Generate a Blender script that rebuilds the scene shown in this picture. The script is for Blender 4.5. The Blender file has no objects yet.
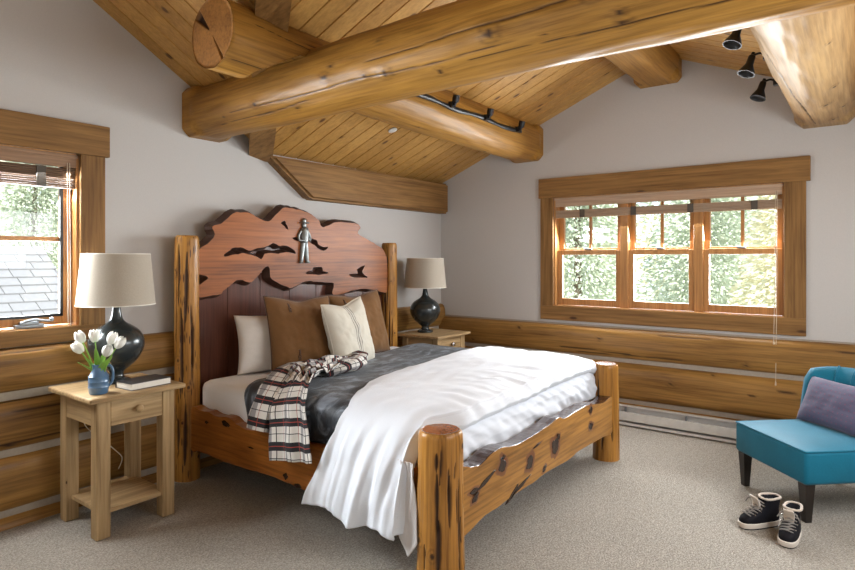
import bpy, bmesh, math, random
from mathutils import Vector, Matrix, noise
PI = math.pi
random.seed(7)
scene = bpy.context.scene
COL = scene.collection

# ------------------------------------------------------------------ camera, world, light, exposure
cam_d = bpy.data.cameras.new('camera'); cam = bpy.data.objects.new('camera', cam_d); COL.objects.link(cam)
cam.location = (0, 0, 1.4)
cam.rotation_euler = (PI/2, 0, math.radians(36.87-90))
cam_d.sensor_width = 36; cam_d.lens = 588/855*36; cam_d.shift_y = -26/855; cam_d.clip_start = .05
scene.camera = cam
scene.view_settings.view_transform = 'Standard'; scene.view_settings.look = 'None'
scene.view_settings.gamma = 1; scene.view_settings.use_curve_mapping = False
scene.view_settings.exposure = 0.02
scene.cycles.max_bounces = 10; scene.cycles.diffuse_bounces = 6; scene.cycles.sample_clamp_indirect = 6
scene.cycles.use_denoising = True

world = bpy.data.worlds.new('sky'); scene.world = world; world.use_nodes = True
wn = world.node_tree.nodes; wn['Background'].inputs[0].default_value = (.80, .90, 1, 1); wn['Background'].inputs[1].default_value = 2.6

def area(name, loc, rot, sx, sy, power, col=(1, 1, 1), spread=180):
    d = bpy.data.lights.new(name, 'AREA'); d.shape = 'RECTANGLE'; d.size = sx; d.size_y = sy
    d.energy = power; d.color = col; d.spread = math.radians(spread)
    o = bpy.data.objects.new(name, d); COL.objects.link(o); o.location = loc; o.rotation_euler = rot
    o.visible_camera = False
    return o
SUN = bpy.data.lights.new('sun', 'SUN'); SUN.energy = 8; SUN.angle = .02; SUN.color = (1, .95, .84)
so = bpy.data.objects.new('sun', SUN); COL.objects.link(so); so.rotation_euler = (math.radians(46), 0, math.radians(-42))
# daylight at the left and right windows; west and south are added fill lights
area('daylight_left_window', (.85, 3.80, 1.50), (math.radians(-66), 0, 0), 1.25, .92, 235, (.92, .96, 1))
area('daylight_right_window', (5.22, 1.42, 1.44), (0, math.radians(66), 0), .9, 1.75, 150, (.93, .97, 1))
area('west_fill_light', (-1.86, 1.3, 1.5), (0, math.radians(-90), 0), 1.7, 2.2, 8, (.92, .96, 1))
area('south_fill_light', (2.9, -.86, 1.40), (math.radians(70), 0, 0), 2.2, 1.2, 85, (.95, .97, 1))

# ------------------------------------------------------------------ helpers
WLOC = {}
def obj(name, bm, mats, parent=None, smooth=False, world=True):
    """link a bmesh as one mesh; with a parent and world=True the mesh is given in world coordinates"""
    me = bpy.data.meshes.new(name)
    if parent is not None and world:
        off = WLOC.get(parent.name, Vector((0, 0, 0)))
        bmesh.ops.translate(bm, verts=bm.verts, vec=-off)
    bm.normal_update()
    bm.to_mesh(me); bm.free()
    if not isinstance(mats, (list, tuple)): mats = [mats]
    for m in mats: me.materials.append(m)
    if smooth:
        for p in me.polygons: p.use_smooth = True
        if smooth != 'all':
            try: me.set_sharp_from_angle(angle=math.radians(38))
            except Exception: pass
    o = bpy.data.objects.new(name, me); COL.objects.link(o)
    if parent is not None:
        o.parent = parent
        WLOC[o.name] = WLOC.get(parent.name, Vector((0, 0, 0)))
    return o
def thing(name, label, cat, loc=(0, 0, 0), rotz=0, group=None, kind=None):
    o = bpy.data.objects.new(name, None); COL.objects.link(o); o.empty_display_size = .05
    o.location = loc; o.rotation_euler = (0, 0, rotz); WLOC[o.name] = Vector(loc)
    if label: o['label'] = label
    if cat: o['category'] = cat
    if group: o['group'] = group
    if kind: o['kind'] = kind
    return o
def tag(o, label, cat, group=None):
    o['label'] = label; o['category'] = cat
    if group: o['group'] = group
    return o
def struct(o): o['kind'] = 'structure'; return o
def copy_tree(o, parent=None):
    c = o.copy(); COL.objects.link(c); c.parent = parent
    for ch in list(o.children): copy_tree(ch, c)
    return c

def box(bm, x0, x1, y0, y1, z0, z1, mi=0, bevel=0, M=None, seg=2):
    vs = [bm.verts.new(p) for p in ((x0,y0,z0),(x1,y0,z0),(x1,y1,z0),(x0,y1,z0),(x0,y0,z1),(x1,y0,z1),(x1,y1,z1),(x0,y1,z1))]
    fs = [bm.faces.new([vs[i] for i in f]) for f in ((3,2,1,0),(4,5,6,7),(0,1,5,4),(1,2,6,5),(2,3,7,6),(3,0,4,7))]
    for f in fs: f.material_index = mi
    if bevel:
        es = list({e for f in fs for e in f.edges})
        r = bmesh.ops.bevel(bm, geom=es, offset=bevel, segments=seg, affect='EDGES', profile=.5, material=-1)
        vs = list({v for f in r['faces'] for v in f.verts} | {v for v in vs if v.is_valid})
    if M is not None:
        vs = [v for v in vs if v.is_valid]
        bmesh.ops.transform(bm, matrix=M, verts=vs)
    return vs
def prism(bm, pts, d, mi=0, mi_side=None):
    """pts: list of Vector making a planar polygon, d: extrusion vector"""
    d = Vector(d); a = [bm.verts.new(p) for p in pts]; b = [bm.verts.new(Vector(p)+d) for p in pts]
    fs = [bm.faces.new(a[::-1]), bm.faces.new(b)]
    n = len(pts); sd = []
    for i in range(n): sd.append(bm.faces.new((a[i], a[(i+1) % n], b[(i+1) % n], b[i])))
    for f in fs: f.material_index = mi
    for f in sd: f.material_index = mi if mi_side is None else mi_side
    bmesh.ops.recalc_face_normals(bm, faces=fs+sd)
def lathe(bm, prof, segs=40, c=(0, 0, 0), mi=0, M=None):
    c = Vector(c); rings = []
    for r, z in prof:
        rings.append([bm.verts.new(c+Vector((r*math.cos(2*PI*i/segs), r*math.sin(2*PI*i/segs), z))) for i in range(segs)])
    for a, b in zip(rings, rings[1:]):
        for i in range(segs):
            f = bm.faces.new((a[i], a[(i+1) % segs], b[(i+1) % segs], b[i])); f.material_index = mi
    if prof[0][0] > 1e-5: bm.faces.new(rings[0][::-1]).material_index = mi
    if prof[-1][0] > 1e-5: bm.faces.new(rings[-1]).material_index = mi
    vs = [v for r in rings for v in r]
    if M is not None: bmesh.ops.transform(bm, matrix=M, verts=vs)
    bmesh.ops.remove_doubles(bm, verts=vs, dist=1e-6)
def tube(bm, pts, r, segs=8, mi=0):
    pts = [Vector(p) for p in pts]; rings = []; n = len(pts)
    up = Vector((0, 0, 1)); prev = None
    for i, p in enumerate(pts):
        t = (pts[min(i+1, n-1)]-pts[max(i-1, 0)]).normalized()
        if prev is None:
            a = t.cross(up)
            if a.length < .1: a = t.cross(Vector((1, 0, 0)))
        else:
            a = prev-t*prev.dot(t)
        a.normalize(); prev = a; b = t.cross(a)
        rr = r(i/(n-1)) if callable(r) else r
        rings.append([bm.verts.new(p+a*rr*math.cos(2*PI*k/segs)+b*rr*math.sin(2*PI*k/segs)) for k in range(segs)])
    for x, y in zip(rings, rings[1:]):
        for k in range(segs):
            bm.faces.new((x[k], x[(k+1) % segs], y[(k+1) % segs], y[k])).material_index = mi
    bm.faces.new(rings[0][::-1]).material_index = mi; bm.faces.new(rings[-1]).material_index = mi
def catmull(P, n=8, closed=False):
    P = [Vector(p) for p in P]; out = []; m = len(P)
    rng = range(m) if closed else range(m-1)
    for i in rng:
        if closed: p0, p1, p2, p3 = P[i-1], P[i], P[(i+1) % m], P[(i+2) % m]
        else: p0, p1, p2, p3 = P[max(i-1, 0)], P[i], P[i+1], P[min(i+2, m-1)]
        for k in range(n):
            t = k/n
            out.append(.5*((2*p1)+(p2-p0)*t+(2*p0-5*p1+4*p2-p3)*t*t+(3*p1-p0-3*p2+p3)*t**3))
    if not closed: out.append(P[-1])
    return out
def lerp(a, b, t): return a+(b-a)*t
def sstep(a, b, x):
    t = max(0, min(1, (x-a)/(b-a) if b != a else 0)); return t*t*(3-2*t)
def N(x, y, z): return noise.noise(Vector((x, y, z)))
def interp(tab, x):
    if x <= tab[0][0]: return tab[0][1]
    for (a, va), (b, vb) in zip(tab, tab[1:]):
        if x <= b: return lerp(va, vb, (x-a)/(b-a))
    return tab[-1][1]
def BM(): return bmesh.new()

# ------------------------------------------------------------------ materials
def mat(name):
    m = bpy.data.materials.new(name); m.use_nodes = True
    return m, m.node_tree.nodes, m.node_tree.links, m.node_tree.nodes['Principled BSDF']
def nd(n, t, **kw):
    x = n.new(t)
    for k, v in kw.items(): setattr(x, k, v)
    return x
def coord(n, l, scale=(1, 1, 1), rnd=True, kind='Object', loc=(0, 0, 0)):
    tc = nd(n, 'ShaderNodeTexCoord'); mp = nd(n, 'ShaderNodeMapping'); mp.inputs['Scale'].default_value = scale; mp.inputs['Location'].default_value = loc
    src = tc.outputs[kind]
    if rnd:
        oi = nd(n, 'ShaderNodeObjectInfo'); mu = nd(n, 'ShaderNodeMath', operation='MULTIPLY'); mu.inputs[1].default_value = 37
        l.new(oi.outputs['Random'], mu.inputs[0]); ad = nd(n, 'ShaderNodeVectorMath', operation='ADD')
        l.new(src, ad.inputs[0]); l.new(mu.outputs[0], ad.inputs[1]); src = ad.outputs[0]
    l.new(src, mp.inputs['Vector']); return mp.outputs[0]
def ramp(n, l, fac, stops):
    r = nd(n, 'ShaderNodeValToRGB'); e = r.color_ramp.elements
    while len(e) < len(stops): e.new(.5)
    for x, (p, c) in zip(e, stops): x.position = p; x.color = (*c, 1) if len(c) == 3 else c
    l.new(fac, r.inputs[0]); return r.outputs[0]
def mixc(n, l, fac, a, b, bt='MIX'):
    m = nd(n, 'ShaderNodeMix', data_type='RGBA', blend_type=bt)
    for s, v in ((0, fac), (6, a), (7, b)):
        if hasattr(v, 'links'): l.new(v, m.inputs[s])
        else: m.inputs[s].default_value = v if s == 0 else (*v, 1)
    return m.outputs[2]
def noi(n, l, vec, scale=1, detail=4, rough=.5, dist=0):
    x = nd(n, 'ShaderNodeTexNoise'); x.inputs['Scale'].default_value = scale; x.inputs['Detail'].default_value = detail
    x.inputs['Roughness'].default_value = rough; x.inputs['Distortion'].default_value = dist
    l.new(vec, x.inputs['Vector']); return x.outputs['Fac']
def bump(n, l, h, p, s=.3, d=.01):
    b = nd(n, 'ShaderNodeBump'); b.inputs['Strength'].default_value = s; b.inputs['Distance'].default_value = d
    l.new(h, b.inputs['Height']); l.new(b.outputs[0], p.inputs['Normal'])
def plain(name, c, rough=.6, metal=0, nscale=0, nstr=.2, coat=0):
    m, n, l, p = mat(name); p.inputs['Base Color'].default_value = (*c, 1); p.inputs['Roughness'].default_value = rough; p.inputs['Metallic'].default_value = metal
    if coat: p.inputs['Coat Weight'].default_value = coat
    v = coord(n, l); f = noi(n, l, v, nscale or 20, 4)
    col = mixc(n, l, f, tuple(x*.86 for x in c), tuple(min(1, x*1.14) for x in c)); l.new(col, p.inputs['Base Color'])
    if nscale: bump(n, l, f, p, nstr, .004)
    return m
def wood(name, dark, lite, axis='X', rough=.42, across=9, along=.55, knots=0, attr=False, kscale=(1.1, 4), tone=.35, coat=.15, kdark=(.05, .02, .008), plank=None, gash=0, dist=.9):
    m, n, l, p = mat(name); p.inputs['Roughness'].default_value = rough; p.inputs['Coat Weight'].default_value = coat*.6; p.inputs['Coat Roughness'].default_value = .2; p.inputs['Specular IOR Level'].default_value = .22
    def sc(al, ac): return tuple(al if a == axis else ac for a in 'XYZ')
    if plank:
        tc = nd(n, 'ShaderNodeTexCoord'); sp = nd(n, 'ShaderNodeSeparateXYZ'); l.new(tc.outputs['Object'], sp.inputs[0])
        dv = nd(n, 'ShaderNodeMath', operation='DIVIDE'); dv.inputs[1].default_value = plank[1]; l.new(sp.outputs[plank[0]], dv.inputs[0])
        fl = nd(n, 'ShaderNodeMath', operation='FLOOR'); l.new(dv.outputs[0], fl.inputs[0])
        wh = nd(n, 'ShaderNodeTexWhiteNoise', noise_dimensions='1D'); l.new(fl.outputs[0], wh.inputs['W'])
        sx = nd(n, 'ShaderNodeVectorMath', operation='SCALE'); l.new(wh.outputs['Color'], sx.inputs[0]); sx.inputs['Scale'].default_value = 19
        ad = nd(n, 'ShaderNodeVectorMath', operation='ADD'); l.new(tc.outputs['Object'], ad.inputs[0]); l.new(sx.outputs[0], ad.inputs[1])
        def cc(s):
            mp = nd(n, 'ShaderNodeMapping'); mp.inputs['Scale'].default_value = s; l.new(ad.outputs[0], mp.inputs['Vector']); return mp.outputs[0]
    else:
        def cc(s): return coord(n, l, s)
    v = cc(sc(along, across)); g = noi(n, l, v, 1.6, 8, .62, dist)
    c = ramp(n, l, g, [(.36, dark), (.5, tuple((a+b)/2 for a, b in zip(dark, lite))), (.63, lite)])
    big = noi(n, l, cc(sc(.5, 1.6)), 1.5, 3, .5, .3)
    c = mixc(n, l, tone, c, ramp(n, l, big, [(.3, dark), (.7, lite)]))
    fine = noi(n, l, cc(sc(2.5, 70)), 1, 3, .6)
    c = mixc(n, l, .34, c, ramp(n, l, fine, [(.3, tuple(x*.5 for x in dark)), (.6, lite)]), 'MIX')
    if plank:
        c = mixc(n, l, .4, c, ramp(n, l, wh.outputs['Value'], [(0, dark), (1, lite)]))
    if knots:
        vo = nd(n, 'ShaderNodeTexVoronoi'); l.new(cc(sc(*kscale)), vo.inputs['Vector']); vo.inputs['Scale'].default_value = 1
        kn = ramp(n, l, vo.outputs['Distance'], [(0, (1, 1, 1)), (.045*knots, (.9, .9, .9)), (.075*knots, (.15, .15, .15)), (.2*knots, (0, 0, 0))])
        c = mixc(n, l, kn, c, kdark)
    if gash:
        vo = nd(n, 'ShaderNodeTexVoronoi'); l.new(cc(sc(1.6, 14)), vo.inputs['Vector'])
        kn = ramp(n, l, vo.outputs['Distance'], [(0, (1, 1, 1)), (.10*gash, (1, 1, 1)), (.16*gash, (0, 0, 0))])
        c = mixc(n, l, kn, c, kdark)
    if attr:
        at = nd(n, 'ShaderNodeAttribute', attribute_name='dark'); c = mixc(n, l, at.outputs['Fac'], c, kdark)
    l.new(c, p.inputs['Base Color']); bump(n, l, g, p, .25, .006)
    return m
def fabric(name, c, rough=.9, weave=260, var=.1, sheen=.3, nscale=3, bs=.25, kind='Object', bd=.002):
    m, n, l, p = mat(name); p.inputs['Roughness'].default_value = rough; p.inputs['Sheen Weight'].default_value = sheen; p.inputs['Specular IOR Level'].default_value = .2
    v = coord(n, l, kind=kind); f = noi(n, l, v, nscale, 4); g = noi(n, l, v, weave, 2)
    col = mixc(n, l, f, tuple(x*(1-var) for x in c), tuple(min(1, x*(1+var)) for x in c))
    col = mixc(n, l, .25, col, mixc(n, l, g, tuple(x*.6 for x in c), tuple(min(1, x*1.3) for x in c)))
    l.new(col, p.inputs['Base Color']); bump(n, l, g, p, bs, bd)
    return m

M = {}
KD = (.035, .014, .006)
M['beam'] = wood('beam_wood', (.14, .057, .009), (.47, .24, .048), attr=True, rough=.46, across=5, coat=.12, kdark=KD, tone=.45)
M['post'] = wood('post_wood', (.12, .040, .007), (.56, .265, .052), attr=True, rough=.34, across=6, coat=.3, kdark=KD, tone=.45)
M['beam_pale'] = wood('beam_pale', (.24, .125, .045), (.56, .36, .16), attr=True, rough=.50, across=5, coat=.12, kdark=KD, tone=.45)  # paler hewn wood, with the log's sunlit brightness mixed into the colour
M['post_bark'] = wood('post_bark', (.12, .040, .007), (.56, .27, .055), attr=True, rough=.40, across=6, coat=.2, kdark=(.045, .018, .008), tone=.45, gash=1.7)
M['posttop'] = wood('post_top', (.10, .028, .008), (.32, .10, .025), rough=.25, across=4, along=4, coat=.4)
M['walllog'] = wood('wall_log', (.10, .042, .009), (.42, .225, .062), attr=True, rough=.45, across=6, kdark=KD, tone=.5)
M['halo'] = plain('knot_halo', (.16, .055, .016), .35, nscale=30)
M['endgrain'] = wood('end_grain', (.12, .045, .009), (.33, .145, .034), attr=True, rough=.6, across=3, along=3, kdark=KD)
M['casing_x'] = wood('casing_x', (.12, .054, .016), (.35, .19, .064), axis='X', knots=1.2, kscale=(1.8, 5), coat=0, rough=.55)
M['casing_y'] = wood('casing_y', (.12, .054, .016), (.35, .19, .064), axis='Y', knots=1.2, kscale=(1.8, 5), coat=0, rough=.55)
M['casing_z'] = wood('casing_z', (.12, .054, .016), (.35, .19, .064), axis='Z', knots=1.2, kscale=(1.8, 5), coat=0, rough=.55)
M['sash'] = wood('sash_fir', (.27, .12, .038), (.53, .265, .09), axis='Z', across=14)
M['ceil_a'] = wood('ceiling_planks_a', (.30, .145, .032), (.66, .38, .115), axis='Y', knots=2.1, kscale=(3.0, 8), plank=('X', .135), across=14, kdark=(.09, .035, .012))
M['ceil_b'] = wood('ceiling_planks_b', (.30, .145, .032), (.66, .38, .115), axis='X', knots=2.1, kscale=(3.0, 8), plank=('Y', .135), across=14, kdark=(.09, .035, .012))
M['slab'] = wood('slab_wood', (.10, .028, .007), (.44, .145, .038), axis='X', rough=.42, across=3.2, coat=.1, tone=.6, dist=2.2)
M['footslab'] = wood('foot_slab_wood', (.08, .028, .006), (.53, .255, .06), axis='X', rough=.34, across=3.6, coat=.3, tone=.6, dist=2.4)
M['rail'] = wood('rail_wood', (.11, .032, .006), (.47, .165, .028), axis='Y', rough=.34, across=4, coat=.3, tone=.5, dist=1.8)
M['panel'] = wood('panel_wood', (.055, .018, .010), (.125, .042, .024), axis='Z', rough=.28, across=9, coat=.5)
M['stand_x'] = wood('pine_x', (.20, .12, .05), (.52, .36, .185), axis='X', rough=.55, across=8, coat=0, knots=.7, kscale=(5, 13))
M['stand_y'] = wood('pine_y', (.20, .12, .05), (.52, .36, .185), axis='Y', rough=.55, across=8, coat=0, knots=.7, kscale=(5, 13))
M['stand_z'] = wood('pine_z', (.20, .12, .05), (.52, .36, .185), axis='Z', rough=.55, across=8, coat=0, knots=.7, kscale=(5, 13))
M['legwood'] = plain('chair_leg', (.015, .010, .008), .35)
M['paint'] = plain('wall_paint', (.54, .522, .50), .8, nscale=300, nstr=.02)
M['chink'] = plain('chinking', (.36, .31, .25), .85, nscale=60)
M['white'] = plain('white_enamel', (.62, .61, .58), .4)
M['black'] = plain('black_metal', (.012, .012, .013), .38, .3)
M['grey_metal'] = plain('grey_metal', (.25, .27, .29), .4, .6)
M['steel'] = plain('chrome', (.6, .6, .6), .25, 1)
M['pewter'] = plain('pewter', (.27, .29, .285), .36, .9, 60, 1)
M['dull'] = plain('brass_dull', (.18, .13, .07), .4, .9)
M['lampbase'] = plain('lamp_base', (.035, .042, .043), .27, .35, 9, .1, .4)
M['knot'] = plain('knot_resin', (.022, .009, .005), .22, nscale=30, nstr=.6)
M['edge'] = plain('dark_edge', (.060, .026, .016), .55, 0, 20, .8)
M['tape'] = plain('ladder_tape', (.085, .07, .055), .8)
M['bark'] = plain('live_edge', (.050, .020, .012), .22, 0, 26, 1.0, .5)
M['vase'] = plain('blue_glaze', (.075, .16, .28), .3, 0, 12, .2, .5)
M['petal'] = plain('petal', (.82, .82, .76), .5)
M['stem'] = plain('stem', (.22, .42, .06), .45)
M['cover'] = plain('book_cover', (.03, .03, .032), .4)
M['pages'] = plain('book_pages', (.70, .66, .58), .8, 0, 200, .3)
M['cord'] = plain('cord', (.55, .45, .33), .6)
M['sheet'] = fabric('white_sheet', (.88, .90, .93), .8, 400, .02, .1)
M['duvet'] = fabric('white_duvet', (.69, .725, .785), .75, 400, .02, .1)
M['liner'] = fabric('duvet_underside', (.62, .60, .60), .8, 400, .04, .1)
M['pillow_white'] = fabric('pillow_white', (.70, .66, .61), .85, 300, .03)
M['brown'] = fabric('brown_suede', (.165, .080, .028), .9, 90, .22, .12, 6)
M['seam'] = fabric('dark_thread', (.075, .035, .018), .8)
M['shade'] = fabric('linen_shade', (.42, .37, .30), .9, 170, .05, .1, bs=.4)
M['shade_in'] = plain('shade_lining', (.75, .72, .65), .8)
M['teal'] = fabric('teal_velvet', (.002, .125, .20), .6, 120, .3, .12, 5)
M['purple'] = fabric('purple', (.085, .065, .125), .9, 200, .15)
M['boot'] = fabric('boot_black', (.005, .005, .008), .7, 120, .2, 0)
M['fleece'] = fabric('fleece', (.52, .44, .36), .95, 80, .2, .6, bs=1)
M['sole'] = plain('sole_white', (.66, .60, .53), .5)
M['lace'] = plain('lace', (.24, .22, .20), .7)
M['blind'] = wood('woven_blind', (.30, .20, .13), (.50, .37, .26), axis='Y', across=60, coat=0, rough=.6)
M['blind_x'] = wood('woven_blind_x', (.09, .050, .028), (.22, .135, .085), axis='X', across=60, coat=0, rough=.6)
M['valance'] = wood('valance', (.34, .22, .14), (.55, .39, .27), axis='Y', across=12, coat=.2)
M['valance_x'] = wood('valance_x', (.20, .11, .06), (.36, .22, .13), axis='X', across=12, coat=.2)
M['trunk'] = plain('tree_bark', (.20, .15, .11), .9, nscale=9)
M['shingle'] = plain('shingle_grey', (.22, .22, .232), .85, nscale=14)
M['ground'] = plain('ground', (.20, .21, .12), .95, nscale=2)
M['siding'] = plain('siding', (.30, .20, .12), .8)

def m_glass():
    m, n, l, p = mat('window_glass'); out = n['Material Output']
    tr = nd(n, 'ShaderNodeBsdfTransparent'); gl = nd(n, 'ShaderNodeBsdfGlossy'); gl.inputs['Roughness'].default_value = .02
    tr.inputs[0].default_value = (.97, .98, .98, 1)
    fr = nd(n, 'ShaderNodeFresnel'); fr.inputs[0].default_value = 1.35; mx = nd(n, 'ShaderNodeMixShader')
    l.new(fr.outputs[0], mx.inputs[0]); l.new(tr.outputs[0], mx.inputs[1]); l.new(gl.outputs[0], mx.inputs[2]); l.new(mx.outputs[0], out.inputs[0]); return m
M['glass'] = m_glass()
def m_carpet():
    m, n, l, p = mat('carpet'); p.inputs['Roughness'].default_value = .95; p.inputs['Sheen Weight'].default_value = .2
    v = coord(n, l, rnd=False); a = noi(n, l, v, 105, 3, .8); b = noi(n, l, v, 1.3, 3); c3 = noi(n, l, v, 30, 3, .6)
    c = ramp(n, l, a, [(.38, (.10, .086, .062)), (.5, (.38, .34, .27)), (.62, (.76, .70, .58))])
    c = mixc(n, l, .35, c, ramp(n, l, b, [(.35, (.27, .24, .20)), (.65, (.40, .36, .31))]))
    c = mixc(n, l, .3, c, ramp(n, l, c3, [(.35, (.20, .175, .145)), (.65, (.46, .42, .36))]))
    l.new(c, p.inputs['Base Color']); bump(n, l, a, p, 1, .012); return m
M['carpet'] = m_carpet()
def m_plaid():
    m, n, l, p = mat('plaid_flannel'); p.inputs['Roughness'].default_value = .9
    tc = nd(n, 'ShaderNodeTexCoord'); sp = nd(n, 'ShaderNodeSeparateXYZ'); l.new(tc.outputs['UV'], sp.inputs[0])
    def band(out, per, a, b, off=0):
        ad = nd(n, 'ShaderNodeMath', operation='ADD'); ad.inputs[1].default_value = off+10*per; l.new(out, ad.inputs[0])
        mo = nd(n, 'ShaderNodeMath', operation='MODULO'); mo.inputs[1].default_value = per; l.new(ad.outputs[0], mo.inputs[0])
        g = nd(n, 'ShaderNodeMath', operation='GREATER_THAN'); g.inputs[1].default_value = a; l.new(mo.outputs[0], g.inputs[0])
        s = nd(n, 'ShaderNodeMath', operation='LESS_THAN'); s.inputs[1].default_value = b; l.new(mo.outputs[0], s.inputs[0])
        k = nd(n, 'ShaderNodeMath', operation='MULTIPLY'); l.new(g.outputs[0], k.inputs[0]); l.new(s.outputs[0], k.inputs[1]); return k.outputs[0]
    U, V = sp.outputs[0], sp.outputs[1]
    W = (.62, .60, .56); K = (.012, .012, .015); G = (.26, .25, .25)
    c = mixc(n, l, band(U, .125, .05, .085), W, G)
    c = mixc(n, l, band(V, .125, 0, .046), c, K)
    c = mixc(n, l, band(U, .125, .018, .023), c, K)
    c = mixc(n, l, band(V, .125, .082, .086), c, K)
    c = mixc(n, l, band(V, .125, .021, .025), c, (.33, .045, .03))
    c = mixc(n, l, band(U, .125, .100, .1025), c, (.30, .05, .035))
    l.new(c, p.inputs['Base Color']); f = noi(n, l, coord(n, l), 200, 2); bump(n, l, f, p, .2, .002); return m
M['plaid'] = m_plaid()
def m_velvet():
    m, n, l, p = mat('grey_plush'); p.inputs['Roughness'].default_value = .55; p.inputs['Sheen Weight'].default_value = .12; p.inputs['Sheen Roughness'].default_value = .4
    v = coord(n, l, (1, 1.6, 1)); a = noi(n, l, v, 6, 7, .62, 1.2)
    c = ramp(n, l, a, [(.36, (.008, .010, .014)), (.50, (.030, .037, .047)), (.64, (.17, .20, .24))])
    l.new(c, p.inputs['Base Color']); bump(n, l, a, p, .5, .012); return m
M['plush'] = m_velvet()
def m_cream():
    m, n, l, p = mat('cream_linen_striped'); p.inputs['Roughness'].default_value = .9
    tc = nd(n, 'ShaderNodeTexCoord'); sp = nd(n, 'ShaderNodeSeparateXYZ'); l.new(tc.outputs['UV'], sp.inputs[0]); c = (.52, .48, .40)
    for a, b in ((.43, .448), (.475, .50), (.527, .545)):
        g = nd(n, 'ShaderNodeMath', operation='GREATER_THAN'); g.inputs[1].default_value = a; l.new(sp.outputs[0], g.inputs[0])
        s = nd(n, 'ShaderNodeMath', operation='LESS_THAN'); s.inputs[1].default_value = b; l.new(sp.outputs[0], s.inputs[0])
        k = nd(n, 'ShaderNodeMath', operation='MULTIPLY'); l.new(g.outputs[0], k.inputs[0]); l.new(s.outputs[0], k.inputs[1])
        c = mixc(n, l, k.outputs[0], c, (.15, .135, .125))
    g = noi(n, l, coord(n, l), 240, 2); c = mixc(n, l, .2, c, mixc(n, l, g, (.3, .27, .22), (.7, .66, .56)))
    l.new(c, p.inputs['Base Color']); bump(n, l, g, p, .3, .002); return m
M['cream'] = m_cream()
def m_purple():
    m, n, l, p = mat('purple_dotted'); p.inputs['Roughness'].default_value = .9; p.inputs['Sheen Weight'].default_value = .2
    v = coord(n, l, (1, 1, 1), rnd=False, kind='UV'); vo = nd(n, 'ShaderNodeTexVoronoi'); vo.inputs['Scale'].default_value = 16; vo.inputs['Randomness'].default_value = 0
    l.new(v, vo.inputs['Vector']); c = ramp(n, l, vo.outputs['Distance'], [(0, (.14, .06, .12)), (.12, (.13, .06, .11)), (.2, (.078, .070, .125))])
    l.new(c, p.inputs['Base Color']); g = noi(n, l, coord(n, l), 220, 2); bump(n, l, g, p, .3, .002); return m
M['purple'] = m_purple()
def m_leaf(name, cols):
    m, n, l, p = mat(name); p.inputs['Roughness'].default_value = .7
    v = coord(n, l); a = noi(n, l, v, 1.1, 3); b = noi(n, l, v, 9, 2)
    c = ramp(n, l, a, [(.3, cols[0]), (.5, cols[1]), (.7, cols[2])]); c = mixc(n, l, b, c, cols[2]); l.new(c, p.inputs['Base Color']); return m
M['needle_g'] = m_leaf('needles_green', [(.34, .41, .31), (.52, .58, .46), (.80, .83, .72)])  # pale tones put the bright outdoor haze into the needle colour
M['needle_y'] = m_leaf('needles_yellow', [(.50, .50, .30), (.75, .70, .48), (.92, .88, .70)])  # yellow of the sunlight tinted into these needles

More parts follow.
